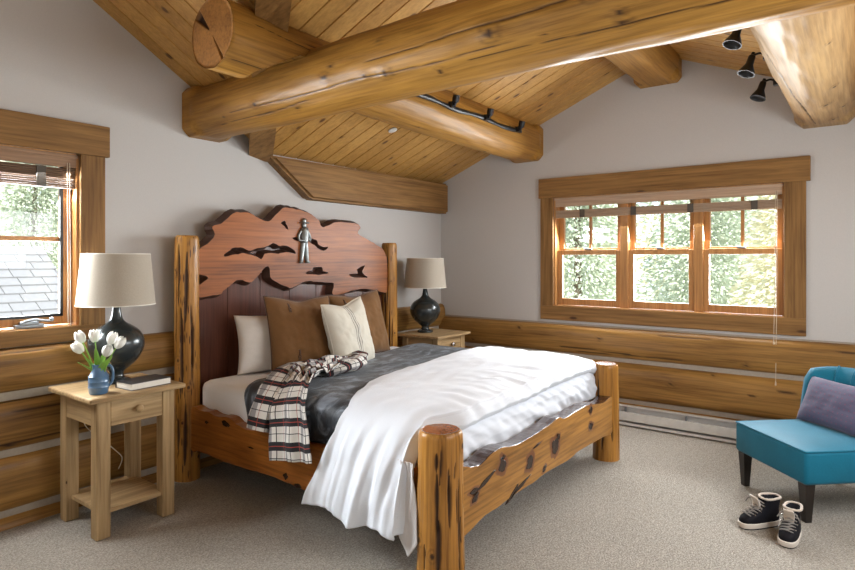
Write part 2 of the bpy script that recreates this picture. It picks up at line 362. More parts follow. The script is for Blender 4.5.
# ------------------------------------------------------------------ logs
def log(bm, L, r0, r1=None, seed=0, segs=96, rings=120, ell=(1, 1), cracks=(), knots=(), wob=.03, bend=0, end=(.0, .0), flat=None, capcrack=None, peel=1, sup=0):
    """a log along local +X starting at 0; cracks: (s0,s1,angle,drift,width); knots: (s,angle,size); attribute dark"""
    if r1 is None: r1 = r0
    dk = bm.verts.layers.float.get('dark') or bm.verts.layers.float.new('dark')
    grid = []
    for i in range(rings+1):
        s = L*i/rings; t = i/rings; R = lerp(r0, r1, t)
        cy = bend*math.sin(PI*t)*.5; cz = bend*math.sin(PI*t*.9+.3)
        # chamfer at the ends
        k = 1; sq = 0
        if end[0] and s < end[0]: sq = 1-sstep(end[0]*.55, end[0], s)
        if end[1] and L-s < end[1]: sq = 1-sstep(end[1]*.55, end[1], L-s)
        row = []
        cr = [(a+d*(s-s0)/(max(1e-6, s1-s0))+.05*N(s*3, a*5, seed), w*math.sin(PI*min(1, max(0, (s-s0)/(s1-s0))))**.5*(1+.5*N(s*14, a*3, seed+5))) for (s0, s1, a, d, w) in cracks if s0 <= s <= s1]
        kn = [q for q in knots if abs(s-q[0]) < q[2]*3]
        for j in range(segs):
            a = 2*PI*j/segs
            ca, sa = math.cos(a), math.sin(a)
            r = R*(1+wob*N(s*1.2+seed, ca*1.4, sa*1.4)+wob*.35*peel*N(s*5+seed, ca*5, sa*5))
            dark = 0
            for (aa, w) in cr:
                da = abs((a-aa+PI) % (2*PI)-PI)*R
                if da < w*1.3:
                    q = 1-sstep(w*.35, w*1.3, da); dark = max(dark, q); r -= .010*q*min(1, w/.008)
            for (ks, ka, kz) in kn:
                da = ((a-ka+PI) % (2*PI)-PI)*R
                d = math.hypot((s-ks)/1.35, da)/kz
                if d < 2.6:
                    r += kz*.16*math.exp(-d*d)
                    q = (1-sstep(.25, .5, d))*.95+(.38*max(0, 1-abs(d-.85)/.22))
                    dark = max(dark, min(1, q))
            if sup: r *= (abs(ca)**sup+abs(sa)**sup)**(-1/sup)
            if sq: r = lerp(r, .93*min(R/max(1e-6, abs(ca)), R/max(1e-6, abs(sa)), R*1.22), sq)
            y, z = r*ca*ell[0], r*sa*ell[1]
            if flat:
                if flat.get('zmin') is not None: z = max(z, flat['zmin'])
                if flat.get('ymax') is not None: y = min(y, flat['ymax'])
                if flat.get('ymin') is not None: y = max(y, flat['ymin'])
            v = bm.verts.new((s, y+cy, z+cz)); v[dk] = dark; row.append(v)
        grid.append(row)
    for a, b in zip(grid, grid[1:]):
        for j in range(segs):
            bm.faces.new((a[j], b[j], b[(j+1) % segs], a[(j+1) % segs]))
    for row, sgn, k0 in ((grid[0], -1, 0), (grid[-1], 1, 1)):
        c = sum((v.co for v in row), Vector())/segs; prev = row
        for q in (.9, .75, .6, .45, .3, .15):
            new = []
            for j, v in enumerate(row):
                p = c+(v.co-c)*q; dome = .06*r0*(1-q*q) if end[k0] == 0 else 0
                p.x += sgn*dome*.3; nv = bm.verts.new(p); nv[dk] = 0
                if capcrack is not None:
                    a = 2*PI*j/segs
                    for ac, w in capcrack:
                        da = abs((a-ac+PI) % (2*PI)-PI)*R*q
                        if q > .2 and da < w*q: nv[dk] = 1; nv.co.x -= sgn*.02
                new.append(nv)
            for j in range(segs):
                vs = (prev[j], prev[(j+1) % segs], new[(j+1) % segs], new[j])
                f = bm.faces.new(vs if sgn > 0 else vs[::-1]); f.material_index = 1
            prev = new
        cv = bm.verts.new(sum((v.co for v in prev), Vector())/segs); cv[dk] = 0
        for j in range(segs):
            vs = (prev[j], prev[(j+1) % segs], cv); f = bm.faces.new(vs if sgn > 0 else vs[::-1]); f.material_index = 1
def rnd_marks(L, nc, nk, seed, cw=(.004, .009), cl=(.3, 1.2), kz=(.02, .045)):
    R = random.Random(seed); cr = []; kn = []
    for _ in range(nc):
        l = R.uniform(*cl); s = R.uniform(0, max(.05, L-l)); cr.append((s, min(L, s+l), R.uniform(0, 2*PI), R.uniform(-.35, .35), R.uniform(*cw)))
    for _ in range(nk): kn.append((R.uniform(.1, L-.1), R.uniform(0, 2*PI), R.uniform(*kz)))
    return cr, kn
def place_log(o, p0, p1, up=(0, 0, 1)):
    p0, p1 = Vector(p0), Vector(p1); x = (p1-p0).normalized(); z = Vector(up)
    if abs(x.z) > .9: y = Vector((1, 0, 0)); z = x.cross(y)
    else: y = z.cross(x).normalized(); z = x.cross(y)
    m = Matrix((x, y, z)).transposed().to_4x4(); m.translation = p0
    o.matrix_local = m; return o

# ------------------------------------------------------------------ structure
W, E, S, X0 = 3.63, 5.08, -.9, -1.9          # headboard wall y, right wall x, south wall y, west wall x
ZE, RA, RIDGE = 2.196, .409, 1.41            # eave height, slope of the long roof, its ridge y
XV, RB = 2.807, .583                         # valley foot on the headboard wall, slope of the cross roof
ZR = ZE+RA*(W-RIDGE)
bm = BM(); box(bm, X0-.2, E+.3, S-.2, W+.3, -.12, 0); struct(obj('floor', bm, M['carpet']))

def plank_roof(name, along, a0, a1, c0, c1, zf, cuts, matl):
    """planks run along axis `along` ('X' or 'Y') from a0 to a1, across from c0 to c1, zf(x,y) the underside height"""
    bm = BM(); w = .135; k0 = math.floor(c0/w); k1 = math.ceil(c1/w); g = .006
    for k in range(k0, k1):
        ca, cb = max(c0, k*w), min(c1, (k+1)*w)
        if cb-ca < .02: continue
        prof = [(ca, .012), (ca+g, 0), (cb-g, 0), (cb, .012)]
        for (p, dp), (q, dq) in zip(prof, prof[1:]):
            vs = []
            for (c, d, a) in ((p, dp, a0), (q, dq, a0), (q, dq, a1), (p, dp, a1)):
                x, y = (a, c) if along == 'X' else (c, a)
                vs.append(bm.verts.new((x, y, zf(x, y)+d)))
            bm.faces.new(vs)
    # roof deck above
    vs = []
    for (a, c) in ((a0, c0), (a0, c1), (a1, c1), (a1, c0)):
        x, y = (a, c) if along == 'X' else (c, a); vs.append((x, y, zf(x, y)+.05))
    prism(bm, [Vector(v) for v in vs], (0, 0, .12))
    for co, no in cuts:
        geom = bm.verts[:]+bm.edges[:]+bm.faces[:]
        bmesh.ops.bisect_plane(bm, geom=geom, plane_co=co, plane_no=no, clear_inner=True)
    return struct(obj(name, bm, matl))
zN = lambda x, y: ZE+RA*(W-y)
zS = lambda x, y: ZR-RA*(RIDGE-y)
zB = lambda x, y: ZE+RB*(XV-x)
zBw = lambda x, y: ZE+RB*(XV)+RB*x
vk = RA/RB; n1 = Vector((1, -vk, 0)); pN = (XV, W, 0); yS = RIDGE-(W-RIDGE); n2 = Vector((1, vk, 0)); pS = (XV, yS, 0)
plank_roof('ceiling', 'Y', RIDGE, W+.02, 1.0, E+.02, zN, [(pN, n1)], M['ceil_a'])
plank_roof('ceiling_south', 'Y', S-.1, RIDGE, 1.0, E+.02, zS, [(pS, n2)], M['ceil_a'])
plank_roof('ceiling_gable', 'X', 0, 3.1, RIDGE, W+.02, zB, [(pN, -n1)], M['ceil_b'])
plank_roof('ceiling_gable_south', 'X', 0, 3.6, S-.1, RIDGE, zB, [(pS, -n2)], M['ceil_b'])
plank_roof('ceiling_gable_west', 'X', X0-.1, 0, S-.1, W+.02, zBw, [], M['ceil_b'])

# headboard wall with the hole of window 1 (x .15-1.502, z 1.02-2.0)
T = .22
bm = BM(); wx0, wx1, wz0, wz1 = .15, 1.502, 1.02, 2.0
box(bm, X0-T, wx0, W, W+T, -.1, wz1); box(bm, wx1, E+T, W, W+T, -.1, wz1); box(bm, wx0, wx1, W, W+T, -.1, wz0)
prism(bm, [Vector(p) for p in ((X0-T, W, wz1), (E+T, W, wz1), (E+T, W, ZE+.02), (XV, W, ZE+.02), (0, W, ZE+RB*XV+.02), (X0-T, W, ZE+RB*XV+RB*X0))], (0, T, 0))
struct(obj('wall_back', bm, M['paint']))
# right wall with the hole of window 2 (y .50-2.34, z .967-1.967)
bm = BM(); vy0, vy1, vz0, vz1 = .50, 2.34, .967, 1.967
box(bm, E, E+T, S-T, vy0, -.1, vz1); box(bm, E, E+T, vy1, W, -.1, vz1); box(bm, E, E+T, vy0, vy1, -.1, vz0)
prism(bm, [Vector(p) for p in ((E, S-T, vz1), (E, W, vz1), (E, W, ZE+.01), (E, RIDGE, ZR+.01), (E, S-T, ZR-RA*(RIDGE-S+T)))], (T, 0, 0))
struct(obj('wall_right', bm, M['paint']))
bm = BM(); prism(bm, [Vector(p) for p in ((X0, S, -.1), (E, S, -.1), (E, S, 2.3), (2.8, S, 2.3), (0, S, 3.85), (X0, S, 2.75))], (0, -T, 0)); struct(obj('wall_south', bm, M['paint']))
bm = BM(); box(bm, X0-T, X0, S-T, W+T, -.1, 3.0); struct(obj('wall_left', bm, M['paint']))

# log siding with chinking strips
def wall_log(name, p0, p1, zc, h, dep, seed, knots, cracks=()):
    L = (Vector(p1)-Vector(p0)).length; cr, kn = rnd_marks(L, 14, 16, seed, cw=(.003, .006), kz=(.014, .034)); bm = BM()
    log(bm, L, h/2, seed=seed, segs=72, rings=190, ell=(dep/(h/2), 1.0), cracks=list(cracks)+cr, knots=list(knots)+kn, wob=.035, sup=2.7)
    o = struct(obj(name, bm, [M['walllog'], M['endgrain']], smooth='all')); place_log(o, (*p0[:2], zc), (*p1[:2], zc)); return o
k = 0
for (z0, z1) in ((.545, .80), (.20, .515), (-.12, .17)):
    k += 1; wall_log('trim_%d' % k, (E, W-.02, 0), (E, S, 0), (z0+z1)/2, z1-z0, .085, k*3, [])
for (z0, z1) in ((.70, .93), (.40, .665), (.085, .37), (-.2, .06)):
    k += 1; wall_log('trim_%d' % k, (X0, W, 0), (E-.02, W, 0), (z0+z1)/2, z1-z0, .07, k*3+1, [])
bm = BM()
for z in (.53, .185): box(bm, E-.03, E, S, W, z-.02, z+.02)
box(bm, E-.012, E, S, W, .79, .815)
struct(obj('trim_8', bm, M['chink']))
bm = BM()
for z in (.682, .385, .072): box(bm, X0, E, W-.032, W, z-.022, z+.022)
struct(obj('trim_9', bm, M['chink']))

# ------------------------------------------------------------------ roof timbers
def beam(name, label, p0, p1, r0, r1, seed, cracks=(), knots=(), nc=8, nk=10, up=(0, 0, 1), notch=None, bmat='beam', **kw):
    L = (Vector(p1)-Vector(p0)).length; cr, kn = rnd_marks(L, nc, nk, seed, cw=(.002, .004), kz=(.014, .032)); bm = BM()
    log(bm, L, r0, r1, seed, 220, 210, cracks=list(cracks)+cr, knots=list(knots)+kn, **kw)
    if notch:
        for v in bm.verts:
            zb = interp(notch, v.co.x)
            if v.co.z < zb: v.co.z = zb
    o = obj(name, bm, [M[bmat], M['endgrain']], smooth='all'); place_log(o, p0, p1, up); tag(o, label, 'beam'); return o
beam('tie_beam', 'huge varnished golden log beam crossing the whole room above the bed', (2.30, W, 2.375), (2.335, S, 2.435), .178, .204, 3,
     cracks=[(.5, 2.6, PI+.55, .1, .0038), (1.6, 3.9, PI+.2, -.15, .0045), (.3, 1.3, PI+.9, -.1, .0036), (2.2, 3.6, PI+.8, .1, .0035)],
     knots=[(.75, PI+.5, .03), (1.05, PI+.95, .025), (1.35, PI+.3, .035), (1.75, PI+.6, .04), (2.05, PI+.9, .03), (2.35, PI+.35, .045), (2.8, PI+.15, .04), (2.9, PI+.8, .03), (3.2, PI+.4, .04)], nc=8, nk=22, end=(.14, 0), bend=.012, wob=.05)
beam('log_purlin', 'log purlin with round sawn end resting over the tie beam, black track light on it', (1.70, 2.62, 2.53), (E, 2.62, 2.50), .178, .185, 5,
     cracks=[(0, 1.0, -PI+.95, .05, .006), (.7, 3.3, -PI*.5+.25, .1, .005)], knots=[(.28, -PI+1.25, .05), (.5, -2.0, .02), (2.6, -1.6, .04)], flat=None, notch=[(.12, -.5), (.2, -.16), (.42, -.03), (.85, -.03), (1.0, -.5)], capcrack=[(.75, .030), (PI+1.0, .009)], end=(0, .1), wob=.045, nk=6)
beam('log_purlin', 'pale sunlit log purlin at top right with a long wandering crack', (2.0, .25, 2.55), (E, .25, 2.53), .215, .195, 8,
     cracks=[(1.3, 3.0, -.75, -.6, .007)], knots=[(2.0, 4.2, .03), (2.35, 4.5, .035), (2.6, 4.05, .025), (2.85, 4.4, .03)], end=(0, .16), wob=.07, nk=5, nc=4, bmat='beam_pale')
beam('ridge_log', 'short visible log under the roof peak ending on the right wall', (1.6, RIDGE-.01, 3.01), (E, RIDGE-.01, 3.01), .20, .195, 11, flat={'zmin': -.165}, end=(0, .14), nk=5, nc=5)
bm = BM()
P = [(2.77, 2.17), (5.08, 2.19), (5.08, 1.875), (3.19, 1.875)]
prism(bm, [Vector((x, 3.53, z)) for x, z in P], (0, .15, 0))
bmesh.ops.bevel(bm, geom=[e for e in bm.edges], offset=.02, segments=3, affect='EDGES')
o = obj('wall_plate', bm, M['casing_x'], smooth=True); tag(o, 'brown hewn wall plate timber with slanted left end above the headboard', 'beam')
# valley rafter
bm = BM(); d = Vector((-vk, -1, RA)).normalized(); side = Vector((1, -vk, 0)).normalized()
p0 = Vector((XV, W, ZE)); p1 = p0+Vector((-vk, -1, RA))*(W-RIDGE)
prism(bm, [p0+side*s+Vector((0, 0, z)) for s, z in ((-.12, -.065), (.05, -.065), (.05, .04), (-.12, .04))], p1-p0)
o = obj('valley_rafter', bm, M['casing_y']); tag(o, 'square valley rafter where the two plank ceilings meet', 'beam')

# ------------------------------------------------------------------ window 1 (left, headboard wall)
w1 = thing('window_1', 'wooden casement window left of the bed showing a grey shingle roof', None, (.83, W, 1.02), kind='structure')
cs = .135
bm = BM(); box(bm, wx0-cs-.025, 1.66, W-.035, W, 2.0, 2.18, bevel=.004); obj('header_board', bm, M['casing_x'], w1)
bm = BM(); box(bm, wx0-cs, 1.637, W-.028, W, .935, 1.02, bevel=.003); obj('apron', bm, M['casing_x'], w1)
for x in (wx0-cs, wx1):
    bm = BM(); box(bm, x, x+cs, W-.025, W, 1.02, 2.0, bevel=.003); obj('side_casing', bm, M['casing_z'], w1)
bm = BM(); box(bm, wx0, wx1, W-.01, W+.16, 1.0, 1.022); box(bm, wx0, wx1, W, W+.16, 1.985, 2.0)
box(bm, wx0, wx0+.015, W, W+.16, 1.02, 2.0); box(bm, wx1-.015, wx1, W, W+.16, 1.02, 2.0); obj('jamb_lining', bm, M['sash'], w1)
for q, (a, b) in enumerate(((.165, .80), (.815, 1.485))):
    bm = BM(); y0, y1 = W+.06, W+.11
    box(bm, a, a+.05, y0, y1, 1.03, 1.98, bevel=.004); box(bm, b-.05, b, y0, y1, 1.03, 1.98, bevel=.004)
    box(bm, a+.05, b-.05, y0, y1, 1.03, 1.085, bevel=.004); box(bm, a+.05, b-.05, y0, y1, 1.93, 1.98, bevel=.004)
    sa = obj('sash', bm, M['sash'], w1)
    bm = BM(); box(bm, a+.05, b-.05, y0+.01, y1-.01, 1.50, 1.525); obj('muntin', bm, M['sash'], sa)
    bm = BM(); box(bm, a+.045, b-.045, W+.088, W+.092, 1.08, 1.94); obj('pane', bm, M['glass'], sa)
    bm = BM()
    for (c0, c1, d0, d1) in ((a+.045, a+.062, 1.08, 1.93), (b-.062, b-.045, 1.08, 1.93), (a+.045, b-.045, 1.075, 1.09)):
        box(bm, c0, c1, y0-.006, y0+.006, d0, d1)
    obj('screen_frame', bm, M['black'], sa)
bm = BM(); box(bm, 1.19, 1.33, W+.012, W+.055, 1.022, 1.045, bevel=.006); box(bm, 1.21, 1.30, W+.0, W+.03, 1.04, 1.062, bevel=.006)
tube(bm, catmull([(1.22, W+.01, 1.055), (1.27, W-.005, 1.07), (1.33, W-.005, 1.06), (1.36, W, 1.062)], 5), .007); lathe(bm, [(.0, 0), (.012, .004), (.012, .02), (0, .026)], 12, (1.36, W, 1.053))
obj('crank_handle', bm, M['grey_metal'], w1, True)

def blind(name, label, axis, a0, a1, base, face, zt, zv, slats, cord_at, cord_z):
    """axis 'X': runs along x on the headboard wall, 'Y': along y on the right wall; face -> coordinate of the room side"""
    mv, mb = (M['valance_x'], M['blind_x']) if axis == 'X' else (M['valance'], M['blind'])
    mid = (a0+a1)/2; loc = (mid, face, zv) if axis == 'X' else (face, mid, zv)
    t = thing(name, label, 'window blind', loc)
    def bb(bm, p, q, d0, d1, z0, z1, bevel=0):
        if axis == 'X': box(bm, p, q, face+d0, face+d1, z0, z1, bevel=bevel)
        else: box(bm, face+d0, face+d1, p, q, z0, z1, bevel=bevel)
    bm = BM(); bb(bm, a0, a1, 0, .03, zv, zt, .006); bb(bm, a0, a1, -.006, .03, zt-.022, zt, .004); obj('valance', bm, mv, t)
    for s0 in slats:
        z0, z1 = s0; nS = max(2, int((z1-z0)/.011)); hh = (z1-z0)/nS
        bm = BM()
        for i in range(nS): bb(bm, a0+.008, a1-.008, .006+.004*(i % 2), .05+.003*math.sin(i*2.1), z0+i*hh+.001, z0+(i+1)*hh-.001, .0018)
        st = obj('slat_stack', bm, mb, t)
        n = 2 if axis == 'X' else 4
        for i in range(n):
            bm = BM()
            c = lerp(a0, a1, (i+.5)/n)+.15
            if axis == 'Y': c = lerp(a0, a1, (i+.42)/n)
            bb(bm, c-.022, c+.022, -.001, .006, z0, z1)
            obj('ladder_tape', bm, M['tape'], st)
    bm = BM()
    for off, zz in ((0, cord_z), (.012, cord_z+.30)):
        c = cord_at+off
        pts = [(c, face-.004, zt-.05), (c, face-.014, (zt+zz)/2), (c+.002, face-.012, zz)] if axis == 'X' else [(face-.004, c, zt-.05), (face-.03, c, (zt+zz)/2), (face-.10 if zz < .9 else face-.03, c, zz)]
        tube(bm, catmull(pts, 10), .0022, 6)
        e = pts[-1]; lathe(bm, [(0, 0), (.006, .004), (.004, .03), (0, .034)], 10, (e[0], e[1], e[2]-.03))
    obj('pull_cord', bm, M['cord'], t, True)
    return t
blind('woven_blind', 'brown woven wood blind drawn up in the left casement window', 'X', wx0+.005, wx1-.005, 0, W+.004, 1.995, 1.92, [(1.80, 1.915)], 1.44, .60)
bx0, bx1 = .525, 2.32
blind('woven_blind', 'long woven wood blind drawn up across the triple window', 'Y', vy0+.005, vy1-.005, 0, E+.004, 1.962, 1.882, [(1.778, 1.85)], .545, .50)

# ------------------------------------------------------------------ window 2 (right wall)
w2 = thing('window_2', 'triple double-hung wooden window on the right wall with pine trees outside', None, (E, 1.42, .967), kind='structure')
bm = BM(); box(bm, E-.035, E, .335, 2.482, 1.967, 2.148, bevel=.004); obj('header_board', bm, M['casing_y'], w2)
bm = BM(); box(bm, E-.028, E, .362, 2.466, .838, .967, bevel=.003); obj('apron', bm, M['casing_y'], w2)
for a, b in ((.362, vy0), (vy1, 2.466)):
    bm = BM(); box(bm, E-.026, E, a, b, .967, 1.967, bevel=.003); obj('side_casing', bm, M['casing_z'], w2)
bm = BM(); box(bm, E-.02, E+.15, vy0, vy1, .955, .972); box(bm, E, E+.15, vy0, vy1, 1.955, 1.967)
box(bm, E, E+.15, vy0, vy0+.014, .967, 1.967); box(bm, E, E+.15, vy1-.014, vy1, .967, 1.967)
obj('jamb_lining', bm, M['sash'], w2)
for y in (1.10, 1.70):
    bm = BM(); box(bm, E+.03, E+.14, y-.035, y+.035, .97, 1.96, bevel=.004); obj('mullion', bm, M['sash'], w2)
units = [(.516, 1.068), (1.132, 1.668), (1.732, 2.324)]
for (a, b) in units:
    zf = 1.46
    bm = BM(); x0, x1 = E+.045, E+.085                              # lower sash, room side
    box(bm, x0, x1, a, a+.045, .975, zf+.02, bevel=.004); box(bm, x0, x1, b-.045, b, .975, zf+.02, bevel=.004)
    box(bm, x0, x1, a+.045, b-.045, .975, 1.035, bevel=.004); box(bm, x0, x1, a+.045, b-.045, zf-.022, zf+.024, bevel=.004)
    sa = obj('lower_sash', bm, M['sash'], w2)
    bm = BM(); box(bm, x0+.018, x0+.022, a+.04, b-.04, 1.03, zf); obj('pane', bm, M['glass'], sa)
    bm = BM(); m_ = (a+b)/2; box(bm, x0-.004, x0+.03, m_-.03, m_+.03, zf+.024, zf+.034, bevel=.003); tube(bm, [(x0+.0, m_, zf+.036), (x0-.012, m_+.035, zf+.036)], .005); obj('sash_lock', bm, M['grey_metal'], sa, True)
    bm = BM(); x0, x1 = E+.09, E+.13
    box(bm, x0, x1, a, a+.045, zf, 1.955, bevel=.004); box(bm, x0, x1, b-.045, b, zf, 1.955, bevel=.004)
    box(bm, x0, x1, a+.045, b-.045, zf, zf+.04, bevel=.004); box(bm, x0, x1, a+.045, b-.045, 1.915, 1.955, bevel=.004)
    sb = obj('upper_sash', bm, M['sash'], w2)
    bm = BM(); box(bm, x0+.006, x1-.006, m_-.012, m_+.012, zf+.04, 1.915, bevel=.003); obj('muntin', bm, M['sash'], sb)
    bm = BM(); box(bm, x0+.018, x0+.022, a+.04, b-.04, zf+.03, 1.92); obj('pane', bm, M['glass'], sb)

# added casings on solid walls behind the camera, framing the fill lights
w3 = thing('west_fill_frame', 'added window frame on the solid left side wall', None, (X0, 1.3, .9), kind='structure')
bm = BM()
for (y0, y1, z0, z1) in ((.1, .2, .6, 2.4), (2.4, 2.5, .6, 2.4), (.2, 2.4, .6, .68), (.2, 2.4, 2.3, 2.4)): box(bm, X0, X0+.03, y0, y1, z0, z1)
obj('casing', bm, M['casing_z'], w3)
w4 = thing('south_fill_frame', 'added window frame on the solid south wall', None, (2.9, S, .7), kind='structure')
bm = BM()
for (x0, x1, z0, z1) in ((1.7, 1.8, .6, 2.1), (4.0, 4.1, .6, 2.1), (1.8, 4.0, .6, .7), (1.8, 4.0, 2.0, 2.1)): box(bm, x0, x1, S, S+.03, z0, z1)
obj('casing', bm, M['casing_z'], w4)

# ------------------------------------------------------------------ baseboard heater
h = thing('baseboard_heater', 'long cream metal baseboard heater below the wall logs on the right', 'heater', (E-.12, 1.1, 0))
hy0, hy1 = -.3, 2.45; xb = E-.085; xf = xb-.065
bm = BM(); box(bm, xb-.005, xb, hy0, hy1, .02, .168); box(bm, xb-.042, xb-.004, hy0, hy1, .160, .168, bevel=.002); obj('back_plate', bm, M['white'], h)
bm = BM(); box(bm, xf, xf+.006, hy0, hy1, .048, .118, bevel=.002); box(bm, xf+.002, xf+.02, hy0, hy1, .112, .118); obj('front_cover', bm, M['white'], h)
bm = BM(); box(bm, xf, xb-.004, hy0, hy1, .010, .030, bevel=.002); obj('bottom_rail', bm, M['white'], h)
bm = BM(); box(bm, xb-.045, xb-.012, hy0, hy1, .06, .11); obj('heating_element', bm, M['black'], h)
for y in (hy0-.03, hy1):
    bm = BM(); box(bm, xf-.002, xb, y, y+.03, .0, .168, bevel=.004); obj('end_cap', bm, M['white'], h)
for y in (.75, 1.15, 1.63, 2.1):
    bm = BM(); box(bm, xf+.018, xb-.02, y, y+.012, .118, .15); obj('bracket', bm, M['grey_metal'], h)

# ------------------------------------------------------------------ live edge slabs
def curve_slab(outline, holes, thick, smooth_n=3, jag=.0, seed=0):
    cu = bpy.data.curves.new('tmp', 'CURVE'); cu.dimensions = '2D'; cu.fill_mode = 'BOTH'; cu.extrude = thick/2; cu.bevel_depth = .004; cu.bevel_resolution = 1; cu.offset = -.004
    for kk, loop in enumerate([outline]+list(holes)):
        pts = catmull([(x, z, 0) for x, z in loop], smooth_n, True)
        if kk:
            cc = sum(pts, Vector())/len(pts); pts = [p+(cc-p).normalized()*.007 for p in pts]
        sp = cu.splines.new('POLY'); sp.points.add(len(pts)-1); sp.use_cyclic_u = True
        for i, p in enumerate(pts):
            j = jag*N(p.x*23+seed, p.y*23, kk*3.1); j2 = jag*N(p.x*31+seed+9, p.y*29, kk*1.7)
            sp.points[i].co = (p.x+j, p.y+j2, 0, 1)
    o = bpy.data.objects.new('tmp', cu); COL.objects.link(o)
    dg = bpy.context.evaluated_depsgraph_get(); dg.update()
    me = bpy.data.meshes.new_from_object(o.evaluated_get(dg)); bm = BM(); bm.from_mesh(me)
    bpy.data.objects.remove(o); bpy.data.curves.remove(cu); bpy.data.meshes.remove(me)
    bmesh.ops.remove_doubles(bm, verts=bm.verts, dist=1e-5); bm.normal_update()
    for f in bm.faces: f.material_index = 0 if abs(f.normal.z) > .55 else 1; f.smooth = False
    return bm

OUT = [(2.104, 1.446), (2.175, 1.504), (2.224, 1.558), (2.2, 1.61), (2.273, 1.638), (2.343, 1.693), (2.391, 1.716), (2.483, 1.722), (2.547, 1.699), (2.653, 1.67), (2.712, 1.715), (2.778, 1.769), (2.871, 1.781), (2.904, 1.773), (2.998, 1.761), (3.075, 1.736), (3.134, 1.7), (3.164, 1.652), (3.236, 1.67), (3.32, 1.699), (3.45, 1.702), (3.564, 1.695), (3.605, 1.66), (3.568, 1.615), (3.681, 1.573), (3.803, 1.523), (3.91, 1.464), (3.95, 1.3), (3.95, 1.109), (3.779, 1.13), (3.634, 1.146), (3.495, 1.136), (3.363, 1.111), (3.294, 1.111), (3.273, 1.134), (3.282, 1.204), (3.195, 1.213), (3.075, 1.225), (2.998, 1.226), (2.923, 1.2), (2.859, 1.181), (2.817, 1.194), (2.73, 1.225), (2.67, 1.271), (2.665, 1.326), (2.637, 1.342), (2.604, 1.313), (2.547, 1.26), (2.499, 1.235), (2.437, 1.253), (2.391, 1.252), (2.339, 1.215), (2.295, 1.191), (2.281, 1.166), (2.217, 1.159), (2.09, 1.163), (2.09, 1.3)]
HOLES = [[(2.295, 1.423), (2.317, 1.446), (2.376, 1.475), (2.437, 1.47), (2.499, 1.454), (2.579, 1.482), (2.645, 1.49), (2.704, 1.516), (2.747, 1.491), (2.817, 1.493), (2.88, 1.472), (2.904, 1.44), (2.817, 1.453), (2.747, 1.443), (2.678, 1.446), (2.628, 1.435), (2.592, 1.397), (2.547, 1.421), (2.483, 1.437), (2.437, 1.444), (2.376, 1.433)],
 [(2.764, 1.662), (2.799, 1.682), (2.814, 1.655), (2.831, 1.617), (2.799, 1.633)], [(2.115, 1.303), (2.141, 1.302), (2.185, 1.277), (2.134, 1.241), (2.115, 1.245)],
 [(3.0, 1.556), (3.06, 1.552), (3.104, 1.545), (3.114, 1.516), (3.164, 1.491), (3.23, 1.488), (3.195, 1.466), (3.134, 1.476), (3.085, 1.505)], [(2.994, 1.292), (3.065, 1.317), (3.079, 1.342), (3.164, 1.334), (3.178, 1.3), (3.236, 1.29), (3.134, 1.277), (3.055, 1.283)],
 [(3.461, 1.27), (3.564, 1.278), (3.552, 1.316), (3.653, 1.347), (3.622, 1.304), (3.645, 1.26), (3.686, 1.242), (3.541, 1.246)], [(2.87, 1.555), (2.92, 1.562), (2.93, 1.54), (2.90, 1.535)]]
q = 3.46/3.40
sc_ = lambda L: [(x*q, 1.4+(z-1.4)*q) for x, z in L]
bed = thing('log_bed', 'king bed with tall live-edge wooden headboard, log corner posts and plank footboard', 'bed', (3.08, 2.48, 0))
def upright(bm, y_front, sx=1):
    """local (x, y, z) of a 2D slab -> world (x, depth, z)"""
    for v in bm.verts: v.co = Vector((v.co.x, y_front-v.co.z, v.co.y))
    bmesh.ops.recalc_face_normals(bm, faces=bm.faces)
bm = curve_slab(sc_(OUT), [sc_(x) for x in HOLES], .055, 3, .007, 2); upright(bm, 3.49)
bm.normal_update()
for v in bm.verts:
    nx, nz = v.normal.x, v.normal.z; m_ = math.hypot(nx, nz)
    if v.co.y > 3.495 and m_ > .3: v.co.x += nx/m_*.020; v.co.z += nz/m_*.020
    elif m_ > .3 and v.co.y < 3.485: v.co.x -= nx/m_*.004; v.co.z -= nz/m_*.004
slab = obj('headboard_slab', bm, [M['slab'], M['edge']], bed)
# dark pockets behind the voids and the board panel under the slab
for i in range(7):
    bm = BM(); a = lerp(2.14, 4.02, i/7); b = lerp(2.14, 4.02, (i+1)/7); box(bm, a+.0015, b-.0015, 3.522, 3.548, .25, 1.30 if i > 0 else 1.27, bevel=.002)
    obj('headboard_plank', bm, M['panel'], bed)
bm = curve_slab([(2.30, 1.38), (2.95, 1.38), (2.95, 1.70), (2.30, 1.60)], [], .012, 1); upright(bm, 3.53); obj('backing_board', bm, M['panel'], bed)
bm = curve_slab([(3.0, 1.28), (3.80, 1.20), (3.75, 1.42), (3.35, 1.58), (3.0, 1.62)], [], .012, 1); upright(bm, 3.53); obj('backing_board', bm, M['panel'], bed)

